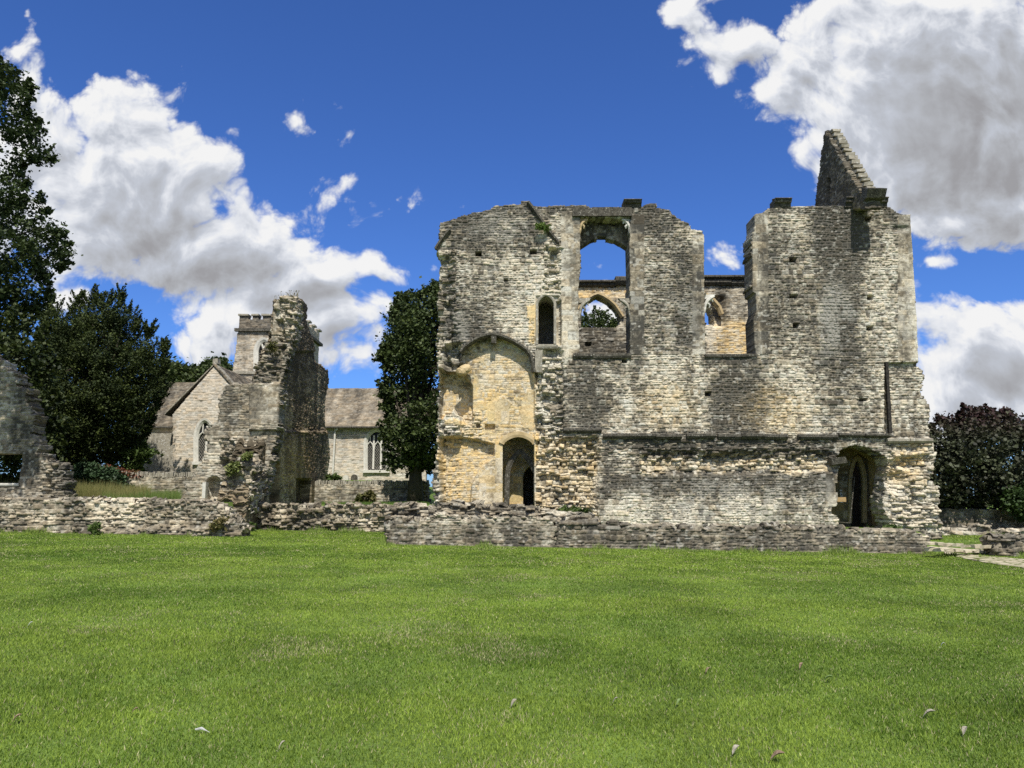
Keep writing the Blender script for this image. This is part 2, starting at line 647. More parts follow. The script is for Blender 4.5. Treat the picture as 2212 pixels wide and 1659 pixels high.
def masonry(name, parent, O, U, N, outline, V=(0, 0, 1), ds=.03, dz=.022, thick=1.0, holes=(), recess=(), rough=(), ashlar=(),
            masks=(), seed=1, ch=.115, cw=.28, amp=.014, mort=.028, wav=.035, tone=.5, contrast=1.0, tile=False, side_j=.05, mat=None,
            plaster=(), smooth=(), tint=(1, 1, 1), streak=1.0, lichen=1.0, vary=.5, mortar=.35, ragged=.55):
    lichen = lichen * .5
    tint = tuple(a * b for a, b in zip(tint, (1.03, 1.0, .935)))
    O, U, N, V = (np.array(a, float) for a in (O, U, N, V))
    st = []
    for (px, py) in outline:
        d = np.array(unp(px, py))
        C = np.array((0, 0, CAMZ))
        k = np.dot(O - C, N) / np.dot(d, N)
        p = C + d * k - O
        st.append((np.dot(p, U), np.dot(p, V)))
    s0, s1 = min(a for a, _ in st) - .25, max(a for a, _ in st) + .25
    t0, t1 = min(b for _, b in st) - .2, max(b for _, b in st) + .3
    ns, nt = int((s1 - s0) / ds) + 2, int((t1 - t0) / dz) + 2
    S, T = np.meshgrid(s0 + np.arange(ns) * ds, t0 + np.arange(nt) * dz)

    def pj(a, b):
        return proj(O[0] + U[0] * a + V[0] * b, O[1] + U[1] * a + V[1] * b, O[2] + U[2] * a + V[2] * b)
    px, py = pj(S, T)
    sw = S + .035 * (fbm(S * 5, T * 7, 2, seed + 70) - .5) * 2
    tw_ = T + .02 * (fbm(S * 4, T * 6, 2, seed + 71) - .5) * 2
    L = layout(sw, tw_, seed, ch, cw, wav)
    if ch < .15 and not tile:
        pz = fbm(S * .8 + 3, T * 1.1, 3, seed + 74)
        for (c_, sd_, sel) in ((ch * 1.45, 200, pz > .56), (ch * .8, 220, pz < .42)):
            B = layout(sw, tw_, seed + sd_, c_, cw * (1.15 if c_ > ch else .85), wav * 1.3)
            for key in L:
                L[key] = np.where(sel, B[key], L[key])
    if rough:
        rz = np.zeros(S.shape)
        for (spec, a) in rough:
            if a >= .075:
                rz = np.maximum(rz, mask(spec, px, py))
        rz = rz > .45
        if rz.any():
            B = layout(sw + .05 * (fbm(S * 3, T * 3, 2, seed + 72) - .5) * 2, tw_ + .07 * (fbm(S * 3, T * 3, 2, seed + 73) - .5) * 2, seed + 90, max(.13, ch * 1.1), .20, .06)
            for key in L:
                L[key] = np.where(rz, B[key], L[key])
    am = np.zeros(S.shape, bool)
    for poly in ashlar:
        am |= pip(px, py, poly)
    if am.any():
        A = layout(S, T, seed + 50, .30, .48, .004)
        for key in L:
            L[key] = np.where(am, A[key], L[key])
    pcx, pcy = pj(L['sc'], L['tc'])
    ins = np.where(am, pip(px, py, outline), pip(px + ragged * (pcx - px), py + ragged * (pcy - py), outline))
    for (poly, jt) in holes:
        if jt:
            ins &= ~pip(px + jt * 2 * (hsh(L['ci'], L['k'] * 0, seed + 11) - .5), py + jt * (hsh(L['k'], L['ci'], seed + 12) - .5), poly)
        else:
            ins &= ~pip(px, py, poly)
    # relief
    nlow = fbm(S * .7, T * .7, 4, seed + 20)
    nfine = fbm(S * 9, T * 11, 3, seed + 21)
    am_amp = np.where(am, amp * .25, amp)
    rmask = np.zeros(S.shape)
    for (spec, a) in rough:
        m_ = mask(spec, px + 12 * (nlow - .5), py + 8 * (nfine - .5))
        am_amp = am_amp + a * m_
        rmask = np.maximum(rmask, m_ * min(1, a / .1))
    prof = sstep(0, np.where(am, .015, .04), L['e'])
    if tile:
        h = .06 * (1 - L['fr']) + (L['r1'] - .5) * .03
        prof = sstep(0, .03, L['es'])
        h -= .02 * (1 - prof)
    else:
        h = -np.where(am, mort * .35, mort) * (1 - prof) + (L['r1'] - .5) * 2 * am_amp
        h += (T - L['tc']) * (L['r2'] - .5) * np.where(am, .05, .38) + (S - L['sc']) * (L['r3'] - .5) * np.where(am, .02, .22)
        h += (nlow - .5) * .07 + (nfine - .5) * np.where(am, .015, .045)
        h += rmask * ((fbm(S * 1.6, T * 2.2, 3, seed + 22) - .5) * .35 - mort * 1.3 * (1 - prof))
    plm = np.zeros(S.shape)
    for spec in plaster:
        plm = np.maximum(plm, mask(spec, px + 16 * (nlow - .5) + 8 * (nfine - .5), py + 16 * (fbm(S * 3, T * 3, 3, seed + 24) - .5)))
    smm = np.zeros(S.shape)
    for (spec, a) in smooth:
        smm = np.maximum(smm, a * mask(spec, px, py))
    h = h * (1 - np.maximum(plm, smm)) + plm * (.012 + (nfine - .5) * .02)
    rec = np.zeros(S.shape)
    for (spec, dep) in recess:
        r = mask(spec, px, py) * dep
        rec = np.where(np.abs(r) > np.abs(rec), r, rec)
    h -= rec
    # colour: stone by stone, with stains of their own shape
    vst = fbm(S * 1.6, T * .22, 4, seed + 30)
    nmid = fbm(S * 2.6, T * 3.0, 4, seed + 33)
    spk = sstep(.60, .74, vn(S * 13, T * 15, seed + 34)) * sstep(.35, .7, nmid)
    t = tone + contrast * ((nlow - .5) * .7 + (nmid - .5) * .6 + (vst - .5) * 1.1 * streak + (L['r2'] - .5) * vary * np.where(am, .45, 1) + (nfine - .5) * .6 - .28 * spk)
    jx, jy = px + 30 * (fbm(S * 1.1, T * 1.1, 4, seed + 31) - .5), py + 30 * (fbm(S * 1.1, T * 1.1, 4, seed + 32) - .5)
    och = np.zeros(S.shape)
    wht = np.zeros(S.shape)
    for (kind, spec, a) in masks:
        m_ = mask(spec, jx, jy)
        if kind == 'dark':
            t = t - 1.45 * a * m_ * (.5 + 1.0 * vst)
        elif kind == 'cream':
            t = t + a * m_ * (.6 + .8 * nfine)
        elif kind == 'ochre':
            och = np.maximum(och, a * m_)
        elif kind == 'white':
            wht = np.maximum(wht, .55 * a * m_)
    t = t * (1 - .6 * plm) + .6 * plm * (.75 + .5 * (nlow - .5) + .3 * (nfine - .5))
    och = np.maximum(och, plm * .9)
    t = np.clip(t, 0, 1)[..., None]
    c = np.where(t < .5, DARK + (MID - DARK) * t * 2, MID + (CREAM - MID) * (t * 2 - 1))
    oc = np.clip(och * (np.where(plm > .5, .55 + .5 * nlow, .45 + 1.1 * (L['r3'] > .45) * L['r3']) + .3 * (nlow - .5)), 0, 1)[..., None]
    c = c + (OCHRE * (.75 + .5 * t) - c) * oc
    hue = (L['r1'] - .5)[..., None]
    c = c * (1 + hue * np.array((.12, .01, -.14)))
    lsp = sstep(.74, .8, vn(S * 7.3, T * 9.1, seed + 40)) * sstep(.45, .62, fbm(S * .9, T * .9, 3, seed + 41)) * lichen
    wst = np.maximum((L['r3'] > .965) * prof * .8, (vn(S * 11, T * 12, seed + 44) > .90) * .9) * lichen
    wv = np.clip(np.maximum(lsp, np.maximum(wst, wht * sstep(.45, .6, fbm(S * 2.5, T * 1.2, 4, seed + 42)))), 0, 1)[..., None]
    c = c + (np.array((.56, .55, .50)) - c) * wv * .85
    mc = np.array((.37, .345, .285))
    c = c + (mc * (.5 + t * .6) - c) * ((1 - prof) * mortar * (1 - plm))[..., None]
    c = np.clip(c * np.array(tint), .01, .85)

    cells = ins[:-1, :-1]
    flip = np.dot(np.cross(U, V), N) < 0
    usedv = np.zeros(S.shape, bool)
    usedv[:-1, :-1] |= cells
    usedv[1:, :-1] |= cells
    usedv[:-1, 1:] |= cells
    usedv[1:, 1:] |= cells
    idx = -np.ones(S.shape, np.int64)
    nv = int(usedv.sum())
    idx[usedv] = np.arange(nv)
    base = O[None] + S[usedv][:, None] * U + T[usedv][:, None] * V
    hv = h[usedv][:, None]
    hmin = -thick + .06
    front = base + np.maximum(hv, hmin) * N
    back = base - thick * N - (hv - 0) * .3 * N * (np.abs(hv) < .15)
    cv = c[usedv]
    r, q = np.nonzero(cells)
    a, b_, cc, d = idx[r, q], idx[r, q + 1], idx[r + 1, q + 1], idx[r + 1, q]
    fq = np.stack([a, b_, cc, d], 1)
    bq = np.stack([d, cc, b_, a], 1) + nv
    P = np.pad(cells, 1)
    ed = []
    for (dr, dc, p0, p1) in ((-1, 0, (0, 0), (0, 1)), (1, 0, (1, 1), (1, 0)), (0, -1, (1, 0), (0, 0)), (0, 1, (0, 1), (1, 1))):
        nb = P[1 + dr:P.shape[0] - 1 + dr, 1 + dc:P.shape[1] - 1 + dc]
        rr, qq = np.nonzero(cells & ~nb)
        ed.append(np.stack([idx[rr + p0[0], qq + p0[1]], idx[rr + p1[0], qq + p1[1]]], 1))
    ed = np.concatenate(ed)
    bv = np.unique(ed)
    K = max(2, int(thick / .11))
    ring = np.zeros((K + 1, nv), np.int64)
    ring[0, bv] = bv
    ring[K, bv] = bv + nv
    extra, ecol = [], []
    sb, tb = S[usedv][bv], T[usedv][bv]
    isash = am[usedv][bv]
    sj = np.where(isash, side_j * .15, side_j)
    hb = hv[bv, 0]
    for kk in range(1, K):
        dp = -thick * kk / K
        dp2 = np.minimum(dp, hb - .02 - .01 * kk)
        q1, q2 = np.floor(tb / ch), np.floor(sb / cw)
        js = (hsh(q1, q1 * 0 + kk // 2, seed + 60) - .5) * 2 * sj + (hsh(q1 * 3, np.floor(tb * 20) + kk * 7, seed + 63) - .5) * sj
        jt = (hsh(q2, q2 * 0 + kk // 2, seed + 61) - .5) * 2 * sj
        pos = base[bv] + dp2[:, None] * N + js[:, None] * U + jt[:, None] * V
        ring[kk, bv] = 2 * nv + len(extra) * len(bv) + np.arange(len(bv))
        extra.append(pos)
        ecol.append(cv[bv] * (.72 + .56 * hsh(q1 + 31 * q2, q1 * 0 + kk // 2, seed + 62))[:, None])
    sq = []
    for kk in range(K):
        sq.append(np.stack([ring[kk, ed[:, 1]], ring[kk, ed[:, 0]], ring[kk + 1, ed[:, 0]], ring[kk + 1, ed[:, 1]]], 1))
    quads = np.concatenate([fq, bq] + sq)
    if flip:
        quads = quads[:, ::-1]
    verts = np.concatenate([front, back] + extra)
    col = np.concatenate([cv, cv] + ecol)
    return np_mesh(name, verts, quads, None, col, mat or M_WALL, parent)


def XZ(Y):
    return dict(O=(0, Y, 0), U=(1, 0, 0), N=(0, -1, 0))


def YZ(X):
    return dict(O=(X, 0, 0), U=(0, 1, 0), N=(1 if X < 0 else -1, 0, 0))


def rect(x0, y0, x1, y1):
    return [(x0, y0), (x1, y0), (x1, y1), (x0, y1)]


def arch(xl, xr, ys, ya, yb=None, n=10, point=.55):
    """pointed arch outline; with yb also the jambs down to yb"""
    xm = (xl + xr) / 2
    pts = []
    for i in range(n + 1):
        f = i / n
        a = f * math.pi / 2
        cx = xl + (xm - xl) * ((1 - math.cos(a)) * (1 - point) + f * point * math.sin(a) ** .3 if f else 0)
        cy = ys + (ya - ys) * (math.sin(a) * (1 - point) + point * math.sin(a * .92) / math.sin(math.pi / 2 * .92))
        pts.append((cx, cy))
    right = [(2 * xm - x, y) for (x, y) in reversed(pts[:-1])]
    full = pts + right
    if yb is not None:
        full = [(xl, yb)] + full + [(xr, yb)]
    return full


def blocks(mb, p0, p1, Y, hpx, out, depth, jit=.02, blk=.7, skip=0.0, chamfer=.5):
    """a run of moulded blocks along a line on the plane Y, projecting `out` towards the viewer"""
    a, b = at(*p0, Y), at(*p1, Y)
    n = max(1, int((b - a).length / blk))
    hh = hpx / F0 * Y
    for i in range(n):
        if random.random() < skip:
            continue
        f0, f1 = i / n, (i + 1) / n
        A, B = a.lerp(b, f0), a.lerp(b, f1)
        o = out * random.uniform(.8, 1.15)
        z = random.uniform(-jit, jit)
        pr = [(A.x, Y + depth, A.z + z), (A.x, Y + depth, A.z - hh + z), (A.x, Y - o * (1 - chamfer), A.z - hh + z),
              (A.x, Y - o, A.z - hh * .55 + z), (A.x, Y - o, A.z - hh * .12 + z), (A.x, Y - o * .9, A.z + z)]
        mb.prism(pr, (B.x - A.x - .012, 0, B.z - A.z))


def jag(pts, base, amp=4.5, step=14, seed=1):
    """uneven top line: the points above `base` get broken up into stone-sized steps"""
    r_ = random.Random(seed)
    out = []
    for i in range(len(pts)):
        a, b = pts[i], pts[(i + 1) % len(pts)]
        out.append(a)
        if a[1] < base and b[1] < base and abs(b[0] - a[0]) > step:
            k = int(abs(b[0] - a[0]) / step)
            for j in range(1, k):
                f = (j + r_.uniform(-.3, .3)) / k
                y = a[1] + (b[1] - a[1]) * f + r_.choice((-1, -.4, .1, .5, 1)) * amp * r_.uniform(.4, 1)
                out.append((a[0] + (b[0] - a[0]) * f, y))
    return out


# ------------------------------------------------------------------ ground
def gz(x, y):
    x, y = np.asarray(x, float), np.asarray(y, float)
    lawn = np.clip(-.0175 * x, -.35, .35)
    lawn = lawn + .05 * (fbm(x * .12, y * .12, 3, 3) - .5)
    yb = np.where(x < -12.2, 31.2, np.where(x < -4.3, 36.7, 27.7))
    lev = np.where(x < 1.3, np.where(y < 34, .95, 1.33), .5)
    lev = np.where(x < -12.2, 1.5, lev)
    up = sstep(0, .45, y - yb)
    out = lawn + (lev - lawn) * up
    slope = lawn + (.18 - lawn) * sstep(27.5, 31, y) + .06 * sstep(31, 37, y)
    kx = sstep(14.6, 15.6, x)
    out = out * (1 - kx) + slope * kx
    cy = sstep(46.3, 47.0, y) * sstep(-5, -8, x) + 0 * y
    out = out + (2.75 - out) * cy
    cyl = sstep(44.4, 45.2, y) * sstep(-12.5, -13.5, x)
    out = out + (2.6 - out) * np.maximum(0, cyl * (1 - cy))
    return out


def build_ground():
    xs = np.unique(np.concatenate([np.linspace(-600, -40, 20), np.linspace(-40, 40, 400), np.linspace(40, 600, 20)]))
    ys = np.unique(np.concatenate([np.linspace(-60, 0, 14), np.linspace(0, 60, 360), np.linspace(60, 900, 24)]))
    X, Y = np.meshgrid(xs, ys)
    Z = gz(X, Y)
    n = len(xs)
    i = (np.arange(len(ys) - 1)[:, None] * n + np.arange(n - 1)[None]).ravel()
    q = np.stack([i, i + 1, i + n + 1, i + n], 1)
    m = bpy.data.materials.new('lawn_turf')
    m.use_nodes = True
    nn, l = m.node_tree.nodes, m.node_tree.links
    b = nn['Principled BSDF']
    b.inputs['Roughness'].default_value = 1
    b.inputs['Specular IOR Level'].default_value = .1
    tc = nn.new('ShaderNodeTexCoord')
    a = nn.new('ShaderNodeTexNoise')
    a.inputs['Scale'].default_value = .5
    a.inputs['Detail'].default_value = 6
    l.new(tc.outputs['Object'], a.inputs['Vector'])
    f = nn.new('ShaderNodeTexNoise')
    f.inputs['Scale'].default_value = 40
    f.inputs['Detail'].default_value = 6
    l.new(tc.outputs['Object'], f.inputs['Vector'])
    mx = nn.new('ShaderNodeMath')
    mx.operation = 'MULTIPLY_ADD'
    l.new(f.outputs['Fac'], mx.inputs[0])
    mx.inputs[1].default_value = .6
    l.new(a.outputs['Fac'], mx.inputs[2])
    cr = nn.new('ShaderNodeValToRGB')
    cr.color_ramp.elements[0].position = .55
    cr.color_ramp.elements[0].color = (.05, .075, .018, 1)
    cr.color_ramp.elements[1].position = 1.05
    cr.color_ramp.elements[1].color = (.16, .24, .05, 1)
    l.new(mx.outputs[0], cr.inputs[0])
    l.new(cr.outputs[0], b.inputs['Base Color'])
    bp = nn.new('ShaderNodeBump')
    bp.inputs['Strength'].default_value = .7
    bp.inputs['Distance'].default_value = .03
    l.new(f.outputs['Fac'], bp.inputs['Height'])
    l.new(bp.outputs[0], b.inputs['Normal'])
    o = np_mesh('ground', np.stack([X.ravel(), Y.ravel(), Z.ravel()], 1), q, None, None, m, None, True)
    tag(o, kind='structure')


build_ground()


def grass():
    rg = np.random.default_rng(3)
    vs, cs = [], []
    bands = [(4.2, 7, 6500, .027), (7, 10, 4200, .027), (10, 14, 2400, .027), (14, 19, 1300, .027), (19, 25, 800, .027), (25, 38, 420, .03)]
    for (y0, y1, den, hgt) in bands:
        hw = y1 * .69 + 1.2
        n = int(den * (y1 - y0) * hw * 2)
        x = rg.uniform(-hw, hw, n)
        y = rg.uniform(y0, y1, n)
        yb = np.where(x < -12.2, 30.9, np.where(x < -4.3, 36.4, 27.3))
        yb = np.where(x > 15.2, 38, yb)
        keep = (y < yb) & (np.abs(x) < y * .69 + 1.2)
        keep &= ~((x > 14.2) & pathmask(x, y))
        x, y = x[keep], y[keep]
        n = len(x)
        z = gz(x, y)
        pt = fbm(x * .45, y * .45, 4, 71)
        pt2 = fbm(x * 2.6, y * 2.6, 3, 75)
        tall = .55 + .9 * fbm(x * 1.3, y * 1.3, 3, 78)
        h = hgt * rg.uniform(.5, 1.25, n) * tall
        w = .0042 * (1 + (y - 5) * .10) * rg.uniform(.6, 1.4, n) * (1.6 if y0 > 18 else 1)
        an = rg.uniform(0, 2 * np.pi, n)
        le = rg.uniform(.1, 1.1, n) * h
        la = rg.uniform(0, 2 * np.pi, n)
        dx, dy = np.cos(an) * w, np.sin(an) * w
        v = np.zeros((n, 3, 3))
        v[:, 0] = np.stack([x - dx, y - dy, z - .004], 1)
        v[:, 1] = np.stack([x + dx, y + dy, z - .004], 1)
        v[:, 2] = np.stack([x + np.cos(la) * le, y + np.sin(la) * le, z + h], 1)
        t = np.clip(.5 + 1.6 * (pt - .5) + .7 * (pt2 - .5) + rg.uniform(-.5, .5, n), 0, 1)[:, None]
        c = np.array((.082, .148, .016)) * (1 - t) + np.array((.265, .360, .050)) * t
        dry = (rg.uniform(0, 1, n) < .05 + .22 * sstep(.6, .75, fbm(x * .8, y * .8, 3, 77)))[:, None]
        c = np.where(dry, np.array((.44, .40, .22)) * rg.uniform(.6, 1.2, (n, 1)), c)
        vs.append(v.reshape(-1, 3))
        cs.append(np.repeat(c, 3, 0))
    # longer unmown fringe along the foot of the walls
    segs = [((-23, 30.25), (-12.4, 30.2), 2600), ((-12.0, 35.75), (-4.5, 35.75), 2200), ((-4.4, 26.85), (15.2, 26.85), 5200), ((-4.55, 27), (-4.5, 35.6), 900), ((15.6, 26.4), (19, 26.4), 700), ((14.2, 31.2), (24, 31.2), 1200), ((3.4, 27.95), (14.5, 28.1), 1500)]
    for (a, b, n) in segs:
        f = rg.uniform(0, 1, n)
        x = a[0] + (b[0] - a[0]) * f + rg.normal(0, .07, n)
        y = a[1] + (b[1] - a[1]) * f - np.abs(rg.normal(0, .10, n))
        z = gz(x, y)
        h = .06 + .20 * rg.uniform(0, 1, n) ** 2 * sstep(.4, .7, fbm(x * 1.1, y * 1.1, 3, 91)) * 1.6
        w = rg.uniform(.006, .014, n)
        la = rg.uniform(0, 2 * np.pi, n)
        le = h * rg.uniform(.1, .7, n)
        v = np.zeros((n, 3, 3))
        v[:, 0] = np.stack([x - w, y, z - .004], 1)
        v[:, 1] = np.stack([x + w, y, z - .004], 1)
        v[:, 2] = np.stack([x + np.cos(la) * le, y + np.sin(la) * le, z + h], 1)
        t = rg.uniform(0, 1, (n, 1))
        c = np.array((.09, .15, .02)) * (1 - t) + np.array((.26, .34, .07)) * t
        vs.append(v.reshape(-1, 3))
        cs.append(np.repeat(c, 3, 0))
    v = np.concatenate(vs)
    c = np.concatenate(cs)
    o = np_mesh('grass', v, None, np.arange(len(v)).reshape(-1, 3), c, M_GRASS)
    tag(o, kind='stuff')


PATH = [(2031, 1193), (2212, 1209), (2300, 1216), (2300, 1246), (2212, 1229), (2120, 1215)]


def pathmask(x, y):
    z = gz(x, y)
    px, py = proj(x, y, z)
    return pip(px, py, PATH) | pip(px, py, [(2000, 1170), (2150, 1178), (2160, 1192), (2000, 1184)])


grass()


# ------------------------------------------------------------------ the great hall ruin
HY = 30.0
hall = empty('ruined_hall', (8, HY, .5), 'tall roofless ruined stone hall with large window gaps and a pointed gable on top', 'ruin')

HALL_OUT = [(950, 480), (960, 479), (971, 476), (985, 470), (1024, 459), (1053, 455), (1072, 445), (1100, 443), (1125, 441), (1126, 434), (1142, 434),
            (1144, 444), (1180, 446), (1252, 443), (1283, 449), (1345, 448), (1347, 446), (1390, 445), (1406, 437), (1418, 441), (1419, 451), (1446, 454), (1453, 463), (1465, 474),
            (1488, 484), (1496, 496), (1509, 498), (1518, 500), (1520, 511), (1521, 640), (1523, 765), (1632, 765), (1628, 690), (1634, 672), (1632, 634), (1626, 630),
            (1625, 503), (1630, 500), (1630, 463), (1650, 460), (1658, 450), (1673, 448), (1711, 444), (1760, 445), (1827, 445), (1922, 449),
            (1936, 460), (1966, 465), (1967, 501), (1969, 521), (1979, 677), (1983, 790), (1997, 801), (1994, 855), (2010, 868), (2011, 895),
            (2008, 916), (2012, 937), (2012, 956), (2020, 980), (2015, 1006), (2010, 1040), (2028, 1053), (2027, 1098), (2036, 1138), (2036, 1165),
            (935, 1165), (936, 1092), (940, 1085), (936, 1060), (937, 1010), (943, 990), (947, 960), (945, 940), (946, 916), (948, 830),
            (947, 790), (943, 745), (945, 720), (952, 690), (945, 660), (947, 640), (948, 610), (950, 590), (953, 560), (948, 546), (944, 538), (949, 525)]
LANCET = arch(1162, 1197.5, 654, 639, 743)
DOOR_L = arch(1085, 1154, 957, 940, 1130)
DOOR_R = [(1811, 1160), (1811, 1117), (1796, 1112), (1796, 1096), (1807, 1093), (1807, 1032), (1813, 1006), (1806, 992), (1812, 978), (1825, 967),
          (1848, 961), (1872, 965), (1899, 977), (1917, 990), (1922, 1006), (1917, 1032), (1914, 1059), (1907, 1080), (1909, 1099), (1917, 1120), (1922, 1160)]
WIN_MAIN = [(1252, 765), (1249, 700), (1250, 600), (1253, 575), (1253, 470), (1361, 470), (1359, 560), (1361, 640), (1361, 765)]
PUTLOGS = [(1033.5, 548, 13, 9), (1152, 544, 14, 8), (1093, 605, 8, 5), (985, 743, 9, 6), (1349, 779, 11, 9), (1530, 851, 14, 9), (1876, 472, 13, 9),
           (1714, 561, 17, 11), (1715, 640, 17, 8), (1880, 643, 13, 8), (1720, 703, 13, 10), (1880, 709, 15, 10), (1866, 863, 18, 7), (1032, 918, 9, 9), (1058, 921, 22, 12)]
PANEL = [(996, 1130), (994, 800), (996, 764), (1008, 750), (1030, 736), (1066, 726), (1100, 735), (1138, 759), (1150, 785), (1155, 830), (1155, 1130)]
NICHE_U = [(949, 797), (992, 801), (1011, 818), (1020, 831), (1020, 900), (1018, 921), (1003, 915), (995, 898), (985, 893), (978, 880), (973, 897), (962, 893), (955, 905), (949, 900)]
NICHE_L = [(950, 945), (1000, 942), (1040, 950), (1068, 958), (1068, 985), (1036, 1012), (1020, 1045), (1012, 1130), (958, 1130), (952, 1050)]
RUB_U = [(1156, 765), (1180, 755), (1216, 760), (1216, 935), (1216, 950), (1158, 955)]
RUB_L = [(1158, 945), (1216, 948), (1290, 945), (1294, 990), (1288, 1060), (1294, 1130), (1158, 1130)]

recess = [(('P', PANEL, 2), .28), (('P', NICHE_U, 2), .95), (('P', NICHE_L, 5), .62), (('P', RUB_U, 5), .16), (('P', RUB_L, 6), .26),
          (('P', [(1382, 985), (1450, 975), (1600, 978), (1700, 972), (1800, 975), (1804, 1018), (1600, 1025), (1400, 1020)], 5), .17),
          (('P', [(1520, 982), (1585, 978), (1640, 985), (1642, 1000), (1560, 1008), (1520, 1000)], 4), .34),
          (('R', 1916, 783, 2050, 946, 1.2), .14), (('R', 1911.5, 783, 1919, 936, .8), .6),
          (('R', 1158, 640, 1209, 747, 2), .10), (('R', 1200, 650, 1212, 745, 2), .3), (('E', 1190, 760, 22, 14), .35),
          (('P', [(950, 560), (975, 552), (968, 640), (976, 700), (972, 760), (950, 760)], 6), .18), (('R', 1186, 540, 1206, 600, 5), .2),
          (('E', 1960, 1000, 40, 14), .35), (('E', 1935, 1040, 22, 26), .3), (('E', 1250, 962, 40, 12), .3), (('E', 1215, 1000, 20, 20), .25), (('E', 1185, 870, 25, 25), .3),
          (('R', 1930, 488, 1962, 500, 4), .10), (('P', [(1966, 1056), (1972, 1052), (1978, 1094), (1971, 1094)], 2), .3),
          (('R', 960, 742, 996, 800, 6), .5), (('R', 1156, 765, 1162, 830, 2), .35), (('E', 1165, 920, 12, 28), .4), (('E', 1268, 1040, 14, 20), .3), (('E', 1240, 1080, 20, 12), .25)]
recess += [(('R', x - w / 2, y - h / 2, x + w / 2, y + h / 2, .6), .55) for (x, y, w, h) in PUTLOGS]
rough = [(('P', RUB_U, 6), .13), (('P', RUB_L, 8), .14), (('R', 1382, 972, 1806, 1022, 8), .10), (('P', [(1925, 960), (2012, 955), (2040, 1150), (1925, 1150)], 8), .11),
         (('R', 945, 540, 985, 770, 10), .09), (('R', 1176, 520, 1214, 640, 8), .08), (('R', 948, 880, 1040, 960, 8), .10), (('R', 1300, 945, 1800, 985, 8), .03),
         (('R', 948, 740, 1000, 800, 8), .08), (('R', 936, 960, 960, 1100, 6), .10)]
ash = [rect(1212, 458, 1254, 772), rect(1349, 462, 1392, 765), rect(1496, 505, 1523, 765), rect(1624, 455, 1660, 765), rect(1940, 465, 1984, 780),
       rect(1154, 632, 1208, 746), [(1069, 1130), (1069, 958), (1084, 944), (1120, 928), (1158, 944), (1158, 1130)], rect(1034, 1015, 1075, 1130),
       rect(1784, 1000, 1812, 1095), rect(1950, 1060, 2026, 1096) if False else rect(1052, 864, 1100, 915)]
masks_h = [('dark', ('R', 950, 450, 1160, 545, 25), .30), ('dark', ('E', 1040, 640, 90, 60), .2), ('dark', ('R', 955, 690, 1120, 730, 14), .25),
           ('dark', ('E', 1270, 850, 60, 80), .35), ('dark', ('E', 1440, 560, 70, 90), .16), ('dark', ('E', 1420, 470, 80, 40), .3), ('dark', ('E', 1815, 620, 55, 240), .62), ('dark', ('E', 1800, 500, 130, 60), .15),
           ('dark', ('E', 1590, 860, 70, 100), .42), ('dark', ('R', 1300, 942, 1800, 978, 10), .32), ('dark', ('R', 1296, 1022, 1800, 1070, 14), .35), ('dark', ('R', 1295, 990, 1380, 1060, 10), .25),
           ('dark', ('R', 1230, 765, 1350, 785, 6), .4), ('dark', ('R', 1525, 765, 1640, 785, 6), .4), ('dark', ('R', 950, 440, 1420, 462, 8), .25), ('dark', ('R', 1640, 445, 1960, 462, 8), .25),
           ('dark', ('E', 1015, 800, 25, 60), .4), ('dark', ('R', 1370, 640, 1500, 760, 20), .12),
           ('cream', ('E', 1430, 860, 80, 90), .28), ('cream', ('E', 1695, 880, 70, 90), .32), ('cream', ('E', 1120, 690, 70, 50), .3), ('cream', ('E', 1170, 610, 40, 70), .25),
           ('cream', ('R', 1895, 560, 2010, 935, 20), .28), ('cream', ('R', 1296, 1075, 1800, 1150, 20), .28), ('cream', ('R', 1380, 988, 1806, 1022, 6), .42), ('cream', ('P', RUB_L, 10), .4), ('cream', ('P', RUB_U, 10), .35),
           ('cream', ('R', 1920, 955, 2040, 1150, 12), .42), ('cream', ('P', PANEL, 6), .40), ('cream', ('R', 935, 730, 1000, 1100, 10), .35), ('cream', ('R', 1330, 760, 1520, 800, 10), .25), ('cream', ('R', 1200, 470, 1250, 770, 8), .12),
           ('ochre', ('P', PANEL, 5), .5), ('ochre', ('E', 1085, 880, 70, 60), .95), ('ochre', ('E', 1060, 960, 70, 60), .8), ('ochre', ('P', NICHE_L, 6), .95), ('ochre', ('P', NICHE_U, 6), .9),
           ('ochre', ('R', 1140, 655, 1162, 740, 4), .85), ('ochre', ('P', RUB_L, 12), .38), ('ochre', ('R', 1382, 990, 1806, 1020, 6), .32), ('ochre', ('E', 1680, 890, 90, 60), .35), ('ochre', ('E', 1440, 870, 70, 60), .3),
           ('ochre', ('R', 1925, 965, 2000, 1045, 10), .5), ('ochre', ('R', 1090, 935, 1160, 1000, 6), .9), ('ochre', ('E', 1005, 800, 20, 16), .9),
           ('white', ('E', 1800, 690, 50, 90), .8), ('white', ('E', 1960, 640, 30, 120), .7), ('white', ('E', 1480, 690, 40, 60), .6), ('white', ('R', 1330, 1040, 1800, 1140, 10), .55), ('white', ('P', RUB_U, 8), .8), ('white', ('E', 1080, 490, 80, 40), .4), ('white', ('E', 985, 720, 40, 60), .6)]
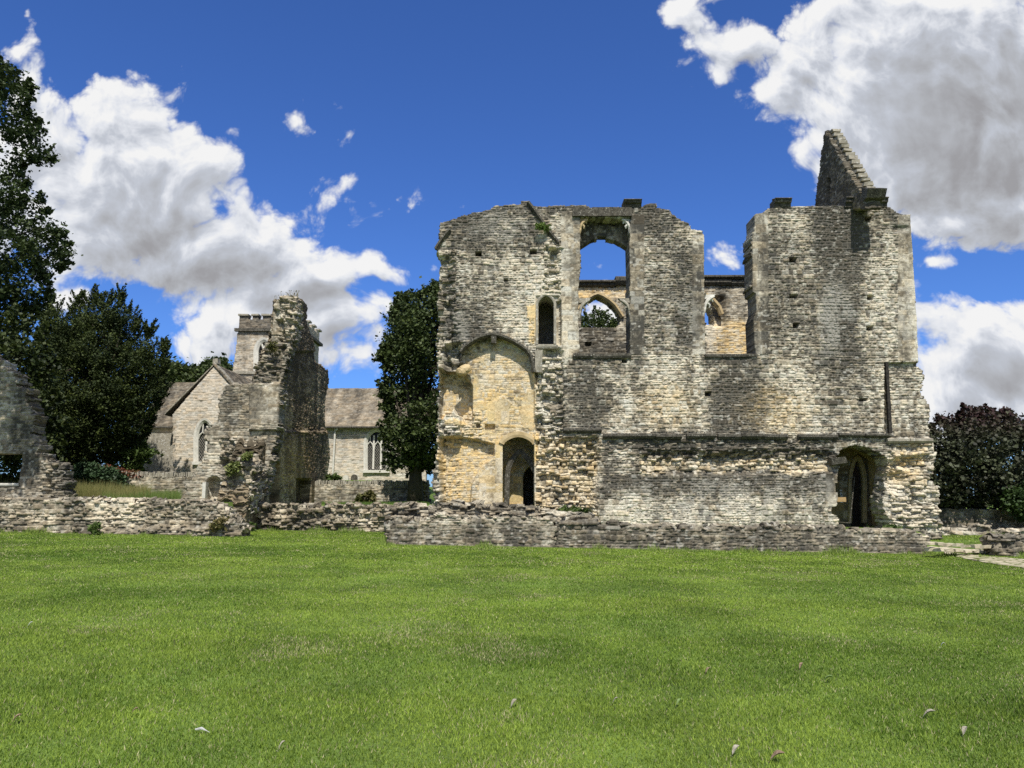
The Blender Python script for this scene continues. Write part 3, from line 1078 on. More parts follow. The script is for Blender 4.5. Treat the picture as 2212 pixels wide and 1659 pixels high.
masonry('facade', hall, **XZ(HY), outline=HALL_OUT, thick=1.15, ds=.023, dz=.018, ch=.105, cw=.175,
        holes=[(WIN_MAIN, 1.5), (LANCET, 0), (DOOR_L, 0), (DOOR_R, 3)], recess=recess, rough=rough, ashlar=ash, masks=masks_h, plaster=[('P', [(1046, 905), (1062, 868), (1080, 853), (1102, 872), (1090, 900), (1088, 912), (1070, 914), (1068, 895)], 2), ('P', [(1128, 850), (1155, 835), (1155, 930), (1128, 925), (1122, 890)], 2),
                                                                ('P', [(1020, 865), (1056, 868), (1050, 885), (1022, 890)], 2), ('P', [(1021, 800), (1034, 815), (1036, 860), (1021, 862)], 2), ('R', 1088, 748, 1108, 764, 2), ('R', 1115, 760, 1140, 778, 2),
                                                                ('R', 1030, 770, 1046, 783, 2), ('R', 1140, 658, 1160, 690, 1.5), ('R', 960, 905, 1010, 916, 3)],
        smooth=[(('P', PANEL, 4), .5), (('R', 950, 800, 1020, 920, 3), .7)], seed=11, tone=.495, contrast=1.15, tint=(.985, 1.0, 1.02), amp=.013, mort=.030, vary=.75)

# string courses, ledges, cornices and mouldings
for (q0, q1, hh_, oo_, bb_) in (((1216, 926), (1300, 926), 9, .12, .8), ((1302, 938), (1472, 937), 11, .17, .9), ((1482, 937), (1545, 936), 11, .17, .9), ((1550, 937), (1700, 938), 11, .17, .9),
                                ((1722, 937), (1808, 938), 11, .17, .9), ((1810, 935), (1922, 937), 8, .16, .8)):
    mb = MB()
    blocks(mb, q0, q1, HY, hh_, oo_, .3, blk=bb_)
    mb.build('string_course', M_DARKM, hall)
mb = MB()
blocks(mb, (1914, 948), (2012, 948), HY, 10, .14, .4, blk=.7)
mb.build('string_course', M_ASHLAR, hall)
mb = MB()
blocks(mb, (1238, 764), (1364, 764), HY, 10, .10, .5, blk=.6)
mb.build('window_sill', M_DARKM, hall)
mb = MB()
blocks(mb, (1522, 765), (1636, 765), HY, 7, .07, .9, blk=.6, chamfer=.3)
mb.build('window_sill', M_DARKM, hall)
mb = MB()
blocks(mb, (1158, 744), (1206, 744), HY, 8, .05, .5, blk=2)
mb.build('window_sill', M_ASHLAR, hall)
for (x0, x1, y, h) in ((1347, 1386, 431.5, 15), (1673, 1709, 429, 17), (1826, 1917, 427, 20)):
    mb = MB()
    a, b = at(x0, y, HY - .1), at(x1, y, HY - .1)
    hh = h / F0 * HY
    prof = [(a.x, HY + .5, a.z), (a.x, HY + .5, a.z - hh - .06), (a.x, HY + .02, a.z - hh - .06), (a.x, HY - .03, a.z - hh), (a.x, HY - .05, a.z - hh * .62), (a.x, HY - .15, a.z - hh * .5),
            (a.x, HY - .17, a.z - hh * .2), (a.x, HY - .24, a.z - hh * .1), (a.x, HY - .22, a.z)]
    mb.prism(prof, (b.x - a.x, 0, 0))
    for i in range(6):
        mb.rock((random.uniform(a.x, b.x), HY + random.uniform(-.1, .3), a.z + .01), random.uniform(.06, .12), (1.4, 1, .4))
    mb.build('cornice_block', M_DARKM, hall)
mb = MB()
a, b = at(1236, 450, HY), at(1364, 450, HY)
xs = [a.x, a.x + .8, a.x + 1.55, b.x]
for i in range(3):
    mb.box(((xs[i] + xs[i + 1]) / 2, HY + .06, at(0, 459.5, HY).z + random.uniform(-.01, .01)), xs[i + 1] - xs[i] - .01, .36, 20 / F0 * HY, .012)
mb.build('window_lintel', M_DARKM, hall)


def hood(name, pts, Y, mat, w=.11, out=.14, parent=hall):
    mb = MB()
    path = [at(x, y, Y) for (x, y) in pts]
    mb.sweep(path, [(-w / 2, .12), (-w / 2, -out * .45), (-.01, -out), (w / 2, -out), (w / 2, .12)])
    return mb.build(name, mat, parent)


hood('hood_mould', [(996, 762), (1003, 752), (1013, 744), (1025, 736), (1038, 730), (1052, 726), (1065, 724), (1080, 727), (1095, 732), (1110, 739), (1124, 748), (1137, 757)], HY, M_DARKM, .14, .22)
hood('hood_mould', [(1137, 757), (1145, 768), (1150, 785), (1153, 805)], HY, M_DARKM, .16, .22)
hood('roof_crease', [(1140, 438), (1150, 450), (1160, 465), (1172, 482), (1184, 499), (1195, 513), (1206, 526)], HY, M_DARKM, .13, .16)
hood('roof_crease', [(942, 539), (950, 526), (960, 512), (972, 497)], HY, M_DARKM, .13, .16)
mb = MB()  # dark strip added to stand in for the darkness of the narrow chase
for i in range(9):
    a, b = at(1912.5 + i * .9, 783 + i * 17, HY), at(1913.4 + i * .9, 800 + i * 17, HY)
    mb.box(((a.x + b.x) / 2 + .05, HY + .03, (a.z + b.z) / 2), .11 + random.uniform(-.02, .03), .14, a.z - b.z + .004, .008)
mb.build('dark_chase_strip', mat_stone('chase_dark', (.012, .011, .010), (.05, .045, .038), 9), hall)
mb = MB()
p = at(1067, 735, HY)
mb.box((p.x, HY - .08, p.z), .2, .3, .32, .03)
mb.build('corbel', M_DARKM, hall)
mb = MB()
p = at(1153, 775, HY)
mb.box((p.x + .2, HY + .02, p.z - .1), .24, .3, .8, .08)
mb.build('corbel', M_ASHLAR, hall)
mb = MB()
p = at(1815, 1002, HY)
mb.box((p.x - .12, HY - .06, p.z + .1), .55, .4, .26, .07)
mb.build('corbel', M_DARKM, hall)
mb = MB()
for (x, y) in ((1005, 797), (998, 803)):
    q = at(x, y, HY)
    mb.rock((q.x, HY - .05, q.z), .26, (1, .7, .7))
mb.build('corbel', M_OCHRE, hall)

# rear arch behind the tall window and broken tracery
masonry('rear_arch', hall, **XZ(HY + .62), outline=[(1240, 455), (1292, 455), (1294, 484), (1312, 487), (1328, 489), (1330, 455), (1366, 455), (1366, 545), (1352, 533), (1326, 518), (1300, 511), (1275, 519), (1252, 534), (1240, 540)],
        thick=.5, seed=23, tone=.18, ds=.03, dz=.02, ashlar=[rect(1240, 455, 1285, 560), rect(1328, 455, 1370, 560)])


def cusp(px, py, sx, mat, s=1.0):
    mb = MB()
    Y = HY + .12

    def P(dx, dy):
        return at(px + sx * dx * s, py + dy * s, Y)
    mb.tube([P(0, 26), P(2, 18), P(6, 10), P(13, 4), P(21, 0)], [.05, .07, .08, .08, .04], 7, 1.5)
    mb.tube([P(3, 16), P(8, 16), P(11, 20), P(10, 25)], [.06, .06, .045, .02], 7, 1.3)
    mb.tube([P(12, 5), P(16, 8), P(18, 12)], [.06, .04, .02], 7, 1.3)
    mb.tube([P(-3, 40), P(-1, 30), P(1, 24)], [.06, .07, .06], 7, 1.3)
    mb.prism([P(-6, -4), P(24, -4), P(18, 1), P(-6, 8)], (0, .22, 0))
    return mb.build('tracery', mat, hall)


cusp(1253, 648, 1, M_ASHLAR)
cusp(1360, 648, -1, M_ASHLAR)
cusp(1522, 640, 1, M_PALE)
cusp(1360, 474, -1, M_PALE, .8)
cusp(1253, 474, 1, M_OCHRE, .8)
hood('window_frame', arch(1160, 1199, 656, 637, 743), HY - .0, M_ASHLAR, .10, .03)
hood('doorway_arch', arch(1083, 1156, 958, 938, None), HY - .02 + .27, M_OCHRE, .22, .05)

# passages behind the two doorways and the room behind the lancet
pv = HY + 1.15
masonry('passage_wall', hall, **XZ(HY + 1.9), outline=[(1050, 1140), (1050, 900), (1190, 900), (1190, 1140)], thick=.6, seed=31, tone=.72, ds=.035, dz=.03,
        holes=[([(1128, 1140), (1128.7, 1035), (1131, 1022), (1138, 1013), (1147, 1006), (1158, 1002), (1170, 1004), (1170, 1140)], .8)], masks=[('ochre', ('R', 1040, 890, 1200, 1150, 3), .75)], ashlar=[rect(1080, 1030, 1135, 1140)])
hood('passage_arch', [(1095, 1090), (1096, 1030), (1098, 1012), (1104, 997), (1112, 985), (1123, 975), (1134, 984), (1143, 994), (1150, 1006), (1156, 1020)], HY + .95, M_DARKM, .20, .1)
mb = MB()
a = at(1100, 1000, HY + 2.6)
mb.box((a.x, HY + 5.6, 2.6), 4.6, .2, 6)
mb.box((a.x - 1.6, HY + 4, 2.6), .2, 3, 6)
mb.box((a.x + 2.4, HY + 3.4, 2.6), .2, 4.3, 6)
mb.box((a.x, HY + 4.1, 5.4), 4.6, 3.2, .25)
mb.build('passage_room', M_ASHLAR, hall)
# lancet room
mb = MB()
a = at(1180, 700, HY)
mb.box((a.x, HY + 2.4, a.z - .2), 2.4, .3, 3.4, .02)
mb.box((a.x - 1.1, HY + 1.75, a.z - .2), .25, 1.2, 3.4, .02)
mb.box((a.x + 1.0, HY + 1.75, a.z - .2), .25, 1.2, 3.4, .02)
mb.box((a.x, HY + 1.75, a.z + 1.4), 2.4, 1.2, .25, .02)
mb.build('stair_chamber', M_ASHLAR, hall)
# porch passage on the right: back wall with pointed inner door, side wall and vault
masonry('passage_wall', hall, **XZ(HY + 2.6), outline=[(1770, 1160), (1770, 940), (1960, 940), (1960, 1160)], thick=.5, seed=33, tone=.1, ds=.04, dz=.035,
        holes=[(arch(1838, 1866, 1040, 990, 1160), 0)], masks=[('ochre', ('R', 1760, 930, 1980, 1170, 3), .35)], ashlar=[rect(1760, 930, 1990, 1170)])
hood('doorway_arch', arch(1836, 1868, 1040, 988, 1130), HY + 2.55, M_OCHRE, .16, .05)
pa, pb = at(1805, 950, HY), at(1925, 950, HY)
mb = MB()
mb.prism([(15.28, HY + 1.0, .3), (15.7, HY + 1.0, .3), (15.7, HY + 2.6, .3), (15.02, HY + 2.6, .3)], (0, 0, 3.6))
mb.build('passage_side', M_OCHRE, hall)
mb = MB()
mb.box((pa.x - .35, HY + 1.9, 2.0), .3, 1.5, 3.6)
mb.build('passage_side', M_ASHLAR, hall)
mb = MB()
n = 10
for i in range(n):
    f0, f1 = i / n, (i + 1) / n
    xa, xb = pa.x - .3 + (pb.x - pa.x + .7) * f0, pa.x - .3 + (pb.x - pa.x + .7) * f1
    za, zb = (3.15 + .75 * math.sin(math.pi * f) for f in (f0, f1))
    mb.prism([(xa, HY + 1.0, za), (xb, HY + 1.0, zb), (xb, HY + 1.0, zb + .4), (xa, HY + 1.0, za + .4)], (0, 2.2, 0))
mb.build('vault', M_OCHRE, hall)
mb = MB()
mb.box((pa.x + 1.2, HY + 4.0, 2.2), 3.4, .2, 4)
mb.build('inner_door', M_WOOD, hall)
mb = MB()
mb.box((pa.x + 1.2, HY + 2.0, .38), 4, 2.4, .2)
mb.build('passage_floor', M_DARKM, hall)

# north wall seen through the openings
NY = 38.0
N1 = [(1254, 708), (1254, 672), (1260, 657), (1270, 646), (1282, 639), (1291, 636), (1303, 641), (1316, 649), (1328, 660), (1337, 673), (1341, 690), (1338, 703), (1330, 708)]
N2 = [(1470, 702), (1470, 668), (1485, 650), (1505, 640), (1522, 648), (1534, 660), (1542, 675), (1544, 702)]
nout = [(1216, 606), (1250, 606), (1252, 620), (1328, 620), (1330, 604), (1350, 604), (1352, 608), (1520, 606), (1640, 606), (1800, 606), (1972, 606), (1972, 1140), (1216, 1140)]
masonry('rear_wall', hall, **XZ(NY), outline=nout, thick=1.2, seed=41, tone=.42, ds=.045, dz=.03, ch=.12, holes=[(N1, 0), (N2, 0)],
        recess=[(('R', 1540, 640, 1566, 705, 5), .25), (('R', 1265, 739, 1277, 747, 1), .3)],
        masks=[('ochre', ('R', 1545, 690, 1640, 770, 14), .8), ('cream', ('R', 1530, 690, 1640, 770, 14), .4), ('cream', ('R', 1240, 618, 1360, 650, 6), .5), ('ochre', ('R', 1245, 618, 1355, 648, 5), .7),
               ('dark', ('R', 1240, 700, 1350, 770, 8), .18), ('cream', ('R', 1330, 690, 1350, 740, 6), .4), ('cream', ('R', 1520, 690, 1560, 740, 6), .5)])
for (x0, x1, y, h, o) in ((1240, 1329, 607, 7, .30), (1240, 1329, 613, 7, .2), (1328, 1360, 600, 18, .34), (1505, 1650, 598, 8, .34), (1505, 1650, 606, 12, .22)):
    mb = MB()
    blocks(mb, (x0, y), (x1, y), NY, h, o, .5, blk=1.2, jit=.012)
    mb.build('cornice', M_DARKM, hall)
hood('window_arch', [(1246, 672)] + N1[2:10] + [(1345, 685)], NY - .02, M_OCHRE, .16, .16)
hood('window_arch', [(1470, 660), (1485, 642), (1505, 632), (1523, 638), (1540, 650), (1552, 664), (1558, 680)], NY - .02, M_OCHRE, .2, .18)
# end walls of the roofless hall
wx0, wx1 = at(1216, 800, HY).x - .1, 13.9
EWP = [tuple(float(t) for t in proj(13.9, y, z)) for (y, z) in ((HY + 1.2, 4.6), (HY + 1.2, 12.6), (37.9, 9.5), (37.9, 4.6))]
masonry('end_wall', hall, O=(wx1, 0, 0), U=(0, 1, 0), N=(-1, 0, 0), outline=EWP, thick=.6, seed=43, tone=.4, ds=.07, dz=.05)
GX = 13.9
g = [atx(1782, 283, GX), atx(1777, 312, GX), atx(1759, 452, GX), atx(1870, 452, GX), atx(1865, 427, GX)]
gp = [proj(v.x, v.y, v.z) for v in g]
gp = [(float(a), float(b)) for a, b in gp]
masonry('gable', hall, O=(GX, 0, 0), U=(0, 1, 0), N=(-1, 0, 0), outline=gp, thick=.62, seed=45, tone=.12, ds=.035, dz=.025, side_j=.05, ragged=.25, amp=.02, recess=[(('R', 1786, 445 - 60, 1793, 445 - 25, 1), .4)],
        masks=[('dark', ('R', 1740, 280, 1880, 460, 5), .15)])
mb = MB()
q = atx(1870, 412, GX)
mb.prism([(GX - .02, q.y - .25, q.z), (GX - .02, q.y + .3, q.z + .25), (GX - .02, q.y + .3, q.z - .35), (GX - .02, q.y - .05, q.z - .3)], (.75, 0, 0))
mb.build('kneeler', M_DARKM, hall)
mb = MB()
A, B = Vector(g[4]), Vector(g[0])
for i in range(16):
    f = (i + .5) / 16
    q = A.lerp(B, f)
    mb.box((GX + .40, q.y, q.z + .05), .36, .36, .14, .03)
mb.build('coping', M_ASHLAR, hall)

# ------------------------------------------------------------------ timber gate, notice and plank in the porch
gate = empty('timber_gate', at(1818, 1140, HY + 1.4), 'slim metal framed gate standing open inside the dark right hand doorway', 'gate')
mb = MB()
GYY = HY + 1.3
A, B = at(1846, 1030, GYY), at(1836, 1130, GYY)
mb.tube([A, B], .022, 6)
mb.tube([at(1808, 1040, GYY - .2), A], .02, 6)
mb.tube([at(1812, 1128, GYY - .2), B], .02, 6)
mb.build('frame', M_DARKM, gate)
nt_ = empty('notice', at(1817, 1072, GYY), 'narrow white notice on the wall inside the dark doorway', 'notice')
mb = MB()
a = at(1817, 1072, HY + 2.52)
mb.box(a, .10, .03, .56)
mb.build('board', M_WHITE, nt_)
mb = MB()
for i in range(4):
    mb.box((a.x, a.y - .018, a.z + .18 - i * .12), .05, .006, .06)
mb.build('lettering', M_DARKM, nt_)
mb = MB()
a, b = at(1808, 1079, HY + 1.1), at(1827, 1079, HY + 1.1)
mb.box(((a.x + b.x) / 2, a.y, a.z), b.x - a.x, .05, .18, .004)
tag(mb.build('timber_plank', M_PLANK), 'short pale plank fixed across the left side of the dark doorway', 'plank')

# ------------------------------------------------------------------ ruined tower on the left
TX = -11.7
tower = empty('ruined_tower', (TX, 37, 1.2), 'jagged stump of a ruined stone tower standing in front of the church', 'ruin')
side_out = [(520, 1150), (527, 1131), (538, 1061), (556, 1007), (574, 952), (585, 931), (598, 916), (605, 829), (610, 795), (618, 767), (632, 738), (641, 676), (643, 646), (655, 650), (665, 661),
            (662, 691), (680, 749), (687, 782), (716, 803), (716, 829), (710, 860), (707, 887), (709, 931), (713, 985), (707, 1030), (705, 1051), (713, 1075), (722, 1090), (722, 1150)]
masonry('side_wall', tower, O=(TX, 0, 0), U=(0, 1, 0), N=(1, 0, 0), outline=side_out, thick=1.35, seed=51, tone=.2, contrast=1.3, tint=(1.10, 1.0, .86), ds=.05, dz=.028, side_j=.14, ch=.12,
        recess=[(('P', arch(582, 603, 1005, 989, 1120), 1), .5), (('R', 640, 1034, 672, 1120, 1), .6), (('R', 596, 760, 900, 931, 3), .18)],
        rough=[(('R', 600, 920, 712, 940, 4), .06)], ashlar=[rect(570, 985, 606, 1110), rect(632, 1022, 680, 1110)], masks=[('dark', ('R', 640, 640, 720, 800, 10), .2), ('ochre', ('E', 640, 1000, 40, 60), .35)], lichen=.6)
front_out = [(380, 1100), (389, 1080), (400, 1060), (412, 1035), (422, 1022), (436, 1000), (447, 974), (451, 963), (440, 945), (436, 938), (458, 920), (469, 905), (474, 870), (480, 847), (485, 831), (542, 829), (553, 807), (551, 790),
             (556, 785), (570, 760), (582, 738), (587, 716), (590, 680), (593, 658), (600, 649), (614, 638), (632, 641), (640, 645), (640, 690), (630, 740), (618, 770), (605, 830), (600, 920), (560, 1100), (540, 1170), (380, 1170)]
tf_recess = [(('P', arch(445, 479, 1045, 1029, 1079, point=.1), 1), .75), (('R', 482, 850, 545, 1170, 3), .0), (('E', 488, 1000, 12, 10), .3), (('E', 500, 1060, 10, 16), .3),
             (('P', [(596, 690), (612, 690), (618, 740), (600, 738)], 3), .35), (('R', 540, 829, 605, 930, 2), -.22)]
masonry('front_wall', tower, **XZ(36.6), outline=front_out, thick=1.0, seed=53, tone=.5, ds=.04, dz=.026, ch=.12, recess=tf_recess, side_j=.10,
        rough=[(('P', [(480, 940), (560, 960), (540, 1170), (470, 1170)], 8), .16), (('P', [(590, 640), (650, 640), (640, 740), (600, 740)], 4), .14), (('P', [(556, 760), (620, 740), (600, 830), (545, 830)], 6), .10)],
        ashlar=[rect(540, 835, 604, 915), [(588, 655), (604, 650), (606, 722), (586, 724)]], masks=[('dark', ('R', 480, 830, 560, 930, 10), .2), ('dark', ('R', 550, 730, 640, 830, 10), .18), ('white', ('R', 441, 1025, 484, 1080, 3), .5),
                                                                                                  ('cream', ('R', 400, 950, 480, 1080, 10), .18)])
for (x0, x1) in ((440.5, 445.5), (478.5, 483.5)):
    mb = MB()
    a, b = at(x0, 1042, 36.5), at(x1, 1079, 36.5)
    mb.box(((a.x + b.x) / 2, 36.5, (a.z + b.z) / 2), b.x - a.x, .3, a.z - b.z, .02)
    mb.build('niche_jamb', M_PALE, tower)
# raked rubble end of the tower wall meeting the lawn
masonry('broken_end', tower, O=(0, 0, 0) if False else (-12.4, 34.6, 0), U=(1, 0, 0), N=(0, -1, 0),
        outline=[(455, 1175), (470, 1100), (482, 1040), (500, 1000), (530, 985), (548, 1000), (545, 1040), (530, 1100), (524, 1130), (515, 1160), (480, 1175)],
        thick=2.0, seed=55, tone=.5, ds=.045, dz=.03, side_j=.15, rough=[(('R', 400, 900, 600, 1200, 5), .15)])

# far-left fragment with a square window
frag = empty('ruined_wall', (-19, 32, 1.2), 'broken stone wall fragment with a square window opening under tree shade', 'ruin')
masonry('wall', frag, **XZ(32.0), outline=jag([(-90, 720), (-60, 745), (-24, 765), (-14, 771), (4, 782), (30, 807), (38, 829), (54, 847), (63, 872), (64, 894), (71, 931), (77, 952), (82, 967), (90, 985), (102, 996), (130, 1000), (134, 1040), (133, 1110), (-90, 1110)], 990, 5, 9, 61),
        thick=.9, seed=61, ragged=.9, tone=.34, ds=.032, dz=.024, holes=[([(-60, 981), (49, 980), (39, 1046), (-60, 1046)], 0)], ashlar=[rect(-70, 972, 72, 982), [(46, 978), (76, 978), (72, 1045), (36, 1048)]],
        recess=[(('R', 98, 1030, 110, 1070, 3), .3)], rough=[(('R', 92, 1000, 140, 1090, 6), .1)], masks=[('white', ('R', 76, 900, 90, 960, 4), .5)])
mb = MB()
blocks(mb, (-60, 1043), (42, 1043), 32.0, 6, .06, .5, blk=.8)
mb.build('window_sill', M_PALE, frag)

# ------------------------------------------------------------------ low walls along the lawn
lw = dict(ds=.03, dz=.022, ch=.115, cw=.19, ragged=.9)


def lowwall(name, label, group='low ruined walls edging the lawn'):
    o = empty(name, (0, 30, 0), label, 'wall', group)
    return o


w = lowwall('low_wall', 'long pale tumbled low wall on the left below the yew')
masonry('stonework', w, **XZ(30.6), outline=jag([(-120, 1076), (0, 1078), (60, 1076), (120, 1080), (180, 1078), (250, 1083), (320, 1080), (390, 1081), (440, 1085), (470, 1092), (492, 1108), (512, 1128), (522, 1142), (515, 1185), (-120, 1185)], 1100, 4, 14, 71),
        thick=1.1, seed=71, tone=.47, tint=(1.0, .985, .96), amp=.035, side_j=.10, recess=[(('P', [(180, 1150), (300, 1142), (420, 1140), (500, 1128), (520, 1190), (150, 1190)], 8), -.28), (('R', 210, 1146, 260, 1156, 5), .1)],
        rough=[(('R', -120, 1070, 530, 1190, 4), .035), (('R', 170, 1140, 420, 1180, 8), .06)], masks=[('dark', ('R', 200, 1140, 420, 1170, 8), .2), ('cream', ('R', -50, 1080, 400, 1130, 10), .12)], **lw)
w = lowwall('low_wall', 'low rubble wall with rough broken stones between the tower and the corner wall')
masonry('stonework', w, **XZ(36.0), outline=jag([(535, 1100), (552, 1090), (600, 1088), (640, 1092), (700, 1094), (760, 1089), (820, 1092), (880, 1090), (930, 1093), (960, 1096), (960, 1175), (530, 1175)], 1100, 5, 14, 73),
        thick=.8, seed=73, tone=.36, tint=(1.0, .985, .96), amp=.05, side_j=.1, rough=[(('R', 520, 1080, 980, 1190, 3), .10)], **{**lw, 'cw': .22, 'ch': .12})
w = lowwall('low_wall', 'taller dark front wall with a rubble top below the arched doorway')
masonry('stonework', w, **XZ(27.0), outline=jag([(835, 1125), (850, 1119), (900, 1122), (960, 1112), (1020, 1118), (1080, 1114), (1140, 1119), (1198, 1122), (1198, 1195), (835, 1195)], 1130, 5, 14, 75),
        thick=.7, seed=75, tone=.2, amp=.02, rough=[(('R', 830, 1100, 1200, 1125, 5), .05)], side_j=.08, masks=[('cream', ('R', 830, 1100, 1200, 1128, 6), .25)], **lw)
masonry('rubble_top', w, **XZ(28.0), outline=jag([(836, 1104), (870, 1092), (930, 1096), (1000, 1090), (1050, 1094), (1120, 1093), (1160, 1096), (1200, 1106), (1260, 1112), (1300, 1122), (1300, 1180), (836, 1180)], 1128, 5, 14, 76),
        thick=1.0, seed=76, tone=.46, amp=.06, rough=[(('R', 800, 1060, 1310, 1190, 5), .10)], side_j=.12, **lw)
w = lowwall('low_wall', 'long dark grey low wall in front of the great hall')
masonry('stonework', w, **XZ(27.04), outline=jag([(1198, 1126), (1260, 1127), (1330, 1131), (1400, 1137), (1480, 1138), (1560, 1139), (1650, 1140), (1740, 1141), (1830, 1143), (1920, 1146), (1965, 1147), (1985, 1153), (2000, 1160), (2004, 1172), (2012, 1188), (2012, 1215), (1198, 1215)], 1162, 4, 14, 77),
        thick=.75, seed=77, tone=.2, amp=.02, rough=[(('R', 1190, 1110, 2020, 1146, 5), .04)], side_j=.08, masks=[('cream', ('R', 1800, 1140, 2020, 1160, 6), .25), ('dark', ('R', 1200, 1150, 2020, 1200, 10), .08)], **lw)
w = lowwall('low_wall', 'knee high dark stub of wall at the right edge by the path')
masonry('stonework', w, **XZ(26.6), outline=jag([(2146, 1172), (2150, 1163), (2175, 1159), (2212, 1157), (2300, 1156), (2300, 1215), (2170, 1215), (2152, 1190)], 1175, 4, 14, 79),
        thick=.8, seed=79, tone=.36, amp=.04, rough=[(('R', 2140, 1150, 2310, 1200, 5), .08)], side_j=.1, **lw)
w = lowwall('low_wall', 'flat pale line of foundation rubble beside the dark garden wall')
masonry('stonework', w, **XZ(31.5), outline=jag([(2030, 1143), (2060, 1141), (2110, 1142), (2160, 1144), (2230, 1148), (2330, 1148), (2330, 1185), (2030, 1185)], 1150, 3, 14, 81),
        thick=1.2, seed=81, tone=.6, amp=.05, rough=[(('R', 2020, 1130, 2340, 1190, 5), .09)], side_j=.12, **lw)
gw = empty('garden_wall', (22, 36, .2), 'shaded dry stone garden wall under the copper leaved bush', 'wall')
masonry('stonework', gw, **XZ(36.0), outline=[(2010, 1100), (2100, 1101), (2300, 1102), (2400, 1102), (2400, 1150), (2010, 1150)], thick=.5, seed=83, tone=.3, ds=.05, dz=.03)

# churchyard walls with upright coping stones
for (nm, label, Y, x0, x1, ytop, yb_, sd) in (('churchyard_wall', 'churchyard wall with upright coping stones left of the big tree', 46.0, 640, 926, 1047, 1105, 85),
                                              ('churchyard_wall', 'churchyard wall half covered with ivy below the church gable', 44.0, 120, 430, 1029, 1100, 87)):
    cwall = empty(nm, (at(x0, ytop, Y).x, Y, 1.3), label, 'wall')
    masonry('stonework', cwall, **XZ(Y), outline=[(x0, ytop), (x1, ytop), (x1, yb_), (x0, yb_)], thick=.6, seed=sd, tone=.5, ds=.055, dz=.032, ch=.11)
    mb = MB()
    a, b = at(x0, ytop, Y), at(x1, ytop, Y)
    n = int((b.x - a.x) / .13)
    for i in range(n):
        q = a.lerp(b, (i + .5) / n)
        mb.box((q.x, Y + .25, q.z + .1), .10, .5, random.uniform(.2, .36), .03, 0)
    mb.build('coping', M_ASHLAR, cwall)

# ------------------------------------------------------------------ church
church = empty('church', (-20, 57, 2.8), 'pale limestone church with stone tiled roofs and a battlemented tower', 'church')
CH = dict(ds=.06, dz=.035, ch=.16, cw=.30, amp=.006, mort=.012, tone=.88, contrast=.36, vary=.9, lichen=.2, tint=(1.02, 1.01, 1.05), side_j=.01, ragged=0.0)
GY, CY = 52.0, 57.0
gwin = arch(422, 462, 945, 907, 998, point=.3)
masonry('gable_wall', church, **XZ(GY), outline=[(374, 1060), (371, 897), (418, 842), (465, 789), (512, 843), (560, 897), (560, 1060)], thick=.7, seed=91, holes=[(gwin, 0)], **CH)
nwin = arch(789, 838, 957, 928, 1016, point=.3)
masonry('nave_wall', church, **XZ(CY), outline=[(300, 918), (920, 918), (920, 1070), (300, 1070)], thick=.7, seed=93, holes=[(nwin, 0)], **CH)


def church_window(poly, Y, mull):
    fr = MB()
    path = [at(x, y, Y) for (x, y) in poly]
    fr.sweep(path, [(-.16, .3), (-.16, .1), (-.02, -.02), (.12, -.05), (.12, .3)])
    xs = [p[0] for p in poly]
    ys = [p[1] for p in poly]
    a, b = at(min(xs), max(ys), Y), at(max(xs), max(ys), Y)
    fr.box(((a.x + b.x) / 2, Y, a.z - .08), b.x - a.x + .3, .4, .2)
    o = fr.build('window', M_PALE, church)
    sub_of(o)
    tr = MB()
    ztop = at(0, min(ys), Y).z
    zs = a.z + (ztop - a.z) * .60
    wdt = b.x - a.x
    for i in range(1, mull):
        x = a.x + wdt * i / mull
        tr.box((x, Y + .18, (a.z + ztop) / 2 - .15), .13, .16, ztop - a.z - .5)
    for i in range(mull):
        x0, x1 = a.x + wdt * i / mull, a.x + wdt * (i + 1) / mull
        xm = (x0 + x1) / 2
        tr.tube([(x0, Y + .18, zs - .25), (x0 + (xm - x0) * .3, Y + .18, zs + .1), (xm, Y + .18, zs + .32), (x1 - (x1 - xm) * .3, Y + .18, zs + .1), (x1, Y + .18, zs - .25)], .06, 6)
        tr.tube([(xm, Y + .18, zs + .3), (xm, Y + .18, zs + .85)], .05, 6)
    t_ = tr.build('tracery', M_PALE, o)
    gl = MB()
    gl.prism([(p.x, Y + .26, p.z) for p in path], (0, .04, 0))
    gl.build('glass', M_GLASS, o)
    ld_ = MB()
    zz = a.z
    xmin, xmax = a.x, b.x
    st_ = .22
    k = int((zs - a.z + wdt) / st_) + 2
    for i in range(-k, k):
        for sg in (1, -1):
            x_a, z_a = xmin, a.z + i * st_ * 1.0
            x_b, z_b = xmax, z_a + wdt * 1.4
            if sg < 0:
                x_a, x_b = xmax, xmin
            f0 = max(0, (a.z - z_a) / (z_b - z_a))
            f1 = min(1, (zs + .1 - z_a) / (z_b - z_a))
            if f1 <= f0:
                continue
            p0 = (x_a + (x_b - x_a) * f0, Y + .25, z_a + (z_b - z_a) * f0)
            p1 = (x_a + (x_b - x_a) * f1, Y + .25, z_a + (z_b - z_a) * f1)
            ld_.tube([p0, p1], .012, 4)
    ld_.build('lead_lattice', M_ASHLAR, o)
    return o


church_window(gwin, GY, 2)
church_window(nwin, CY, 3)

RT = dict(ds=.09, dz=.045, ch=.26, cw=.34, tile=True, mat=M_TILE, thick=.12, side_j=.0, contrast=.6, lichen=.5, tint=(.95, .92, .9), ragged=0.0)


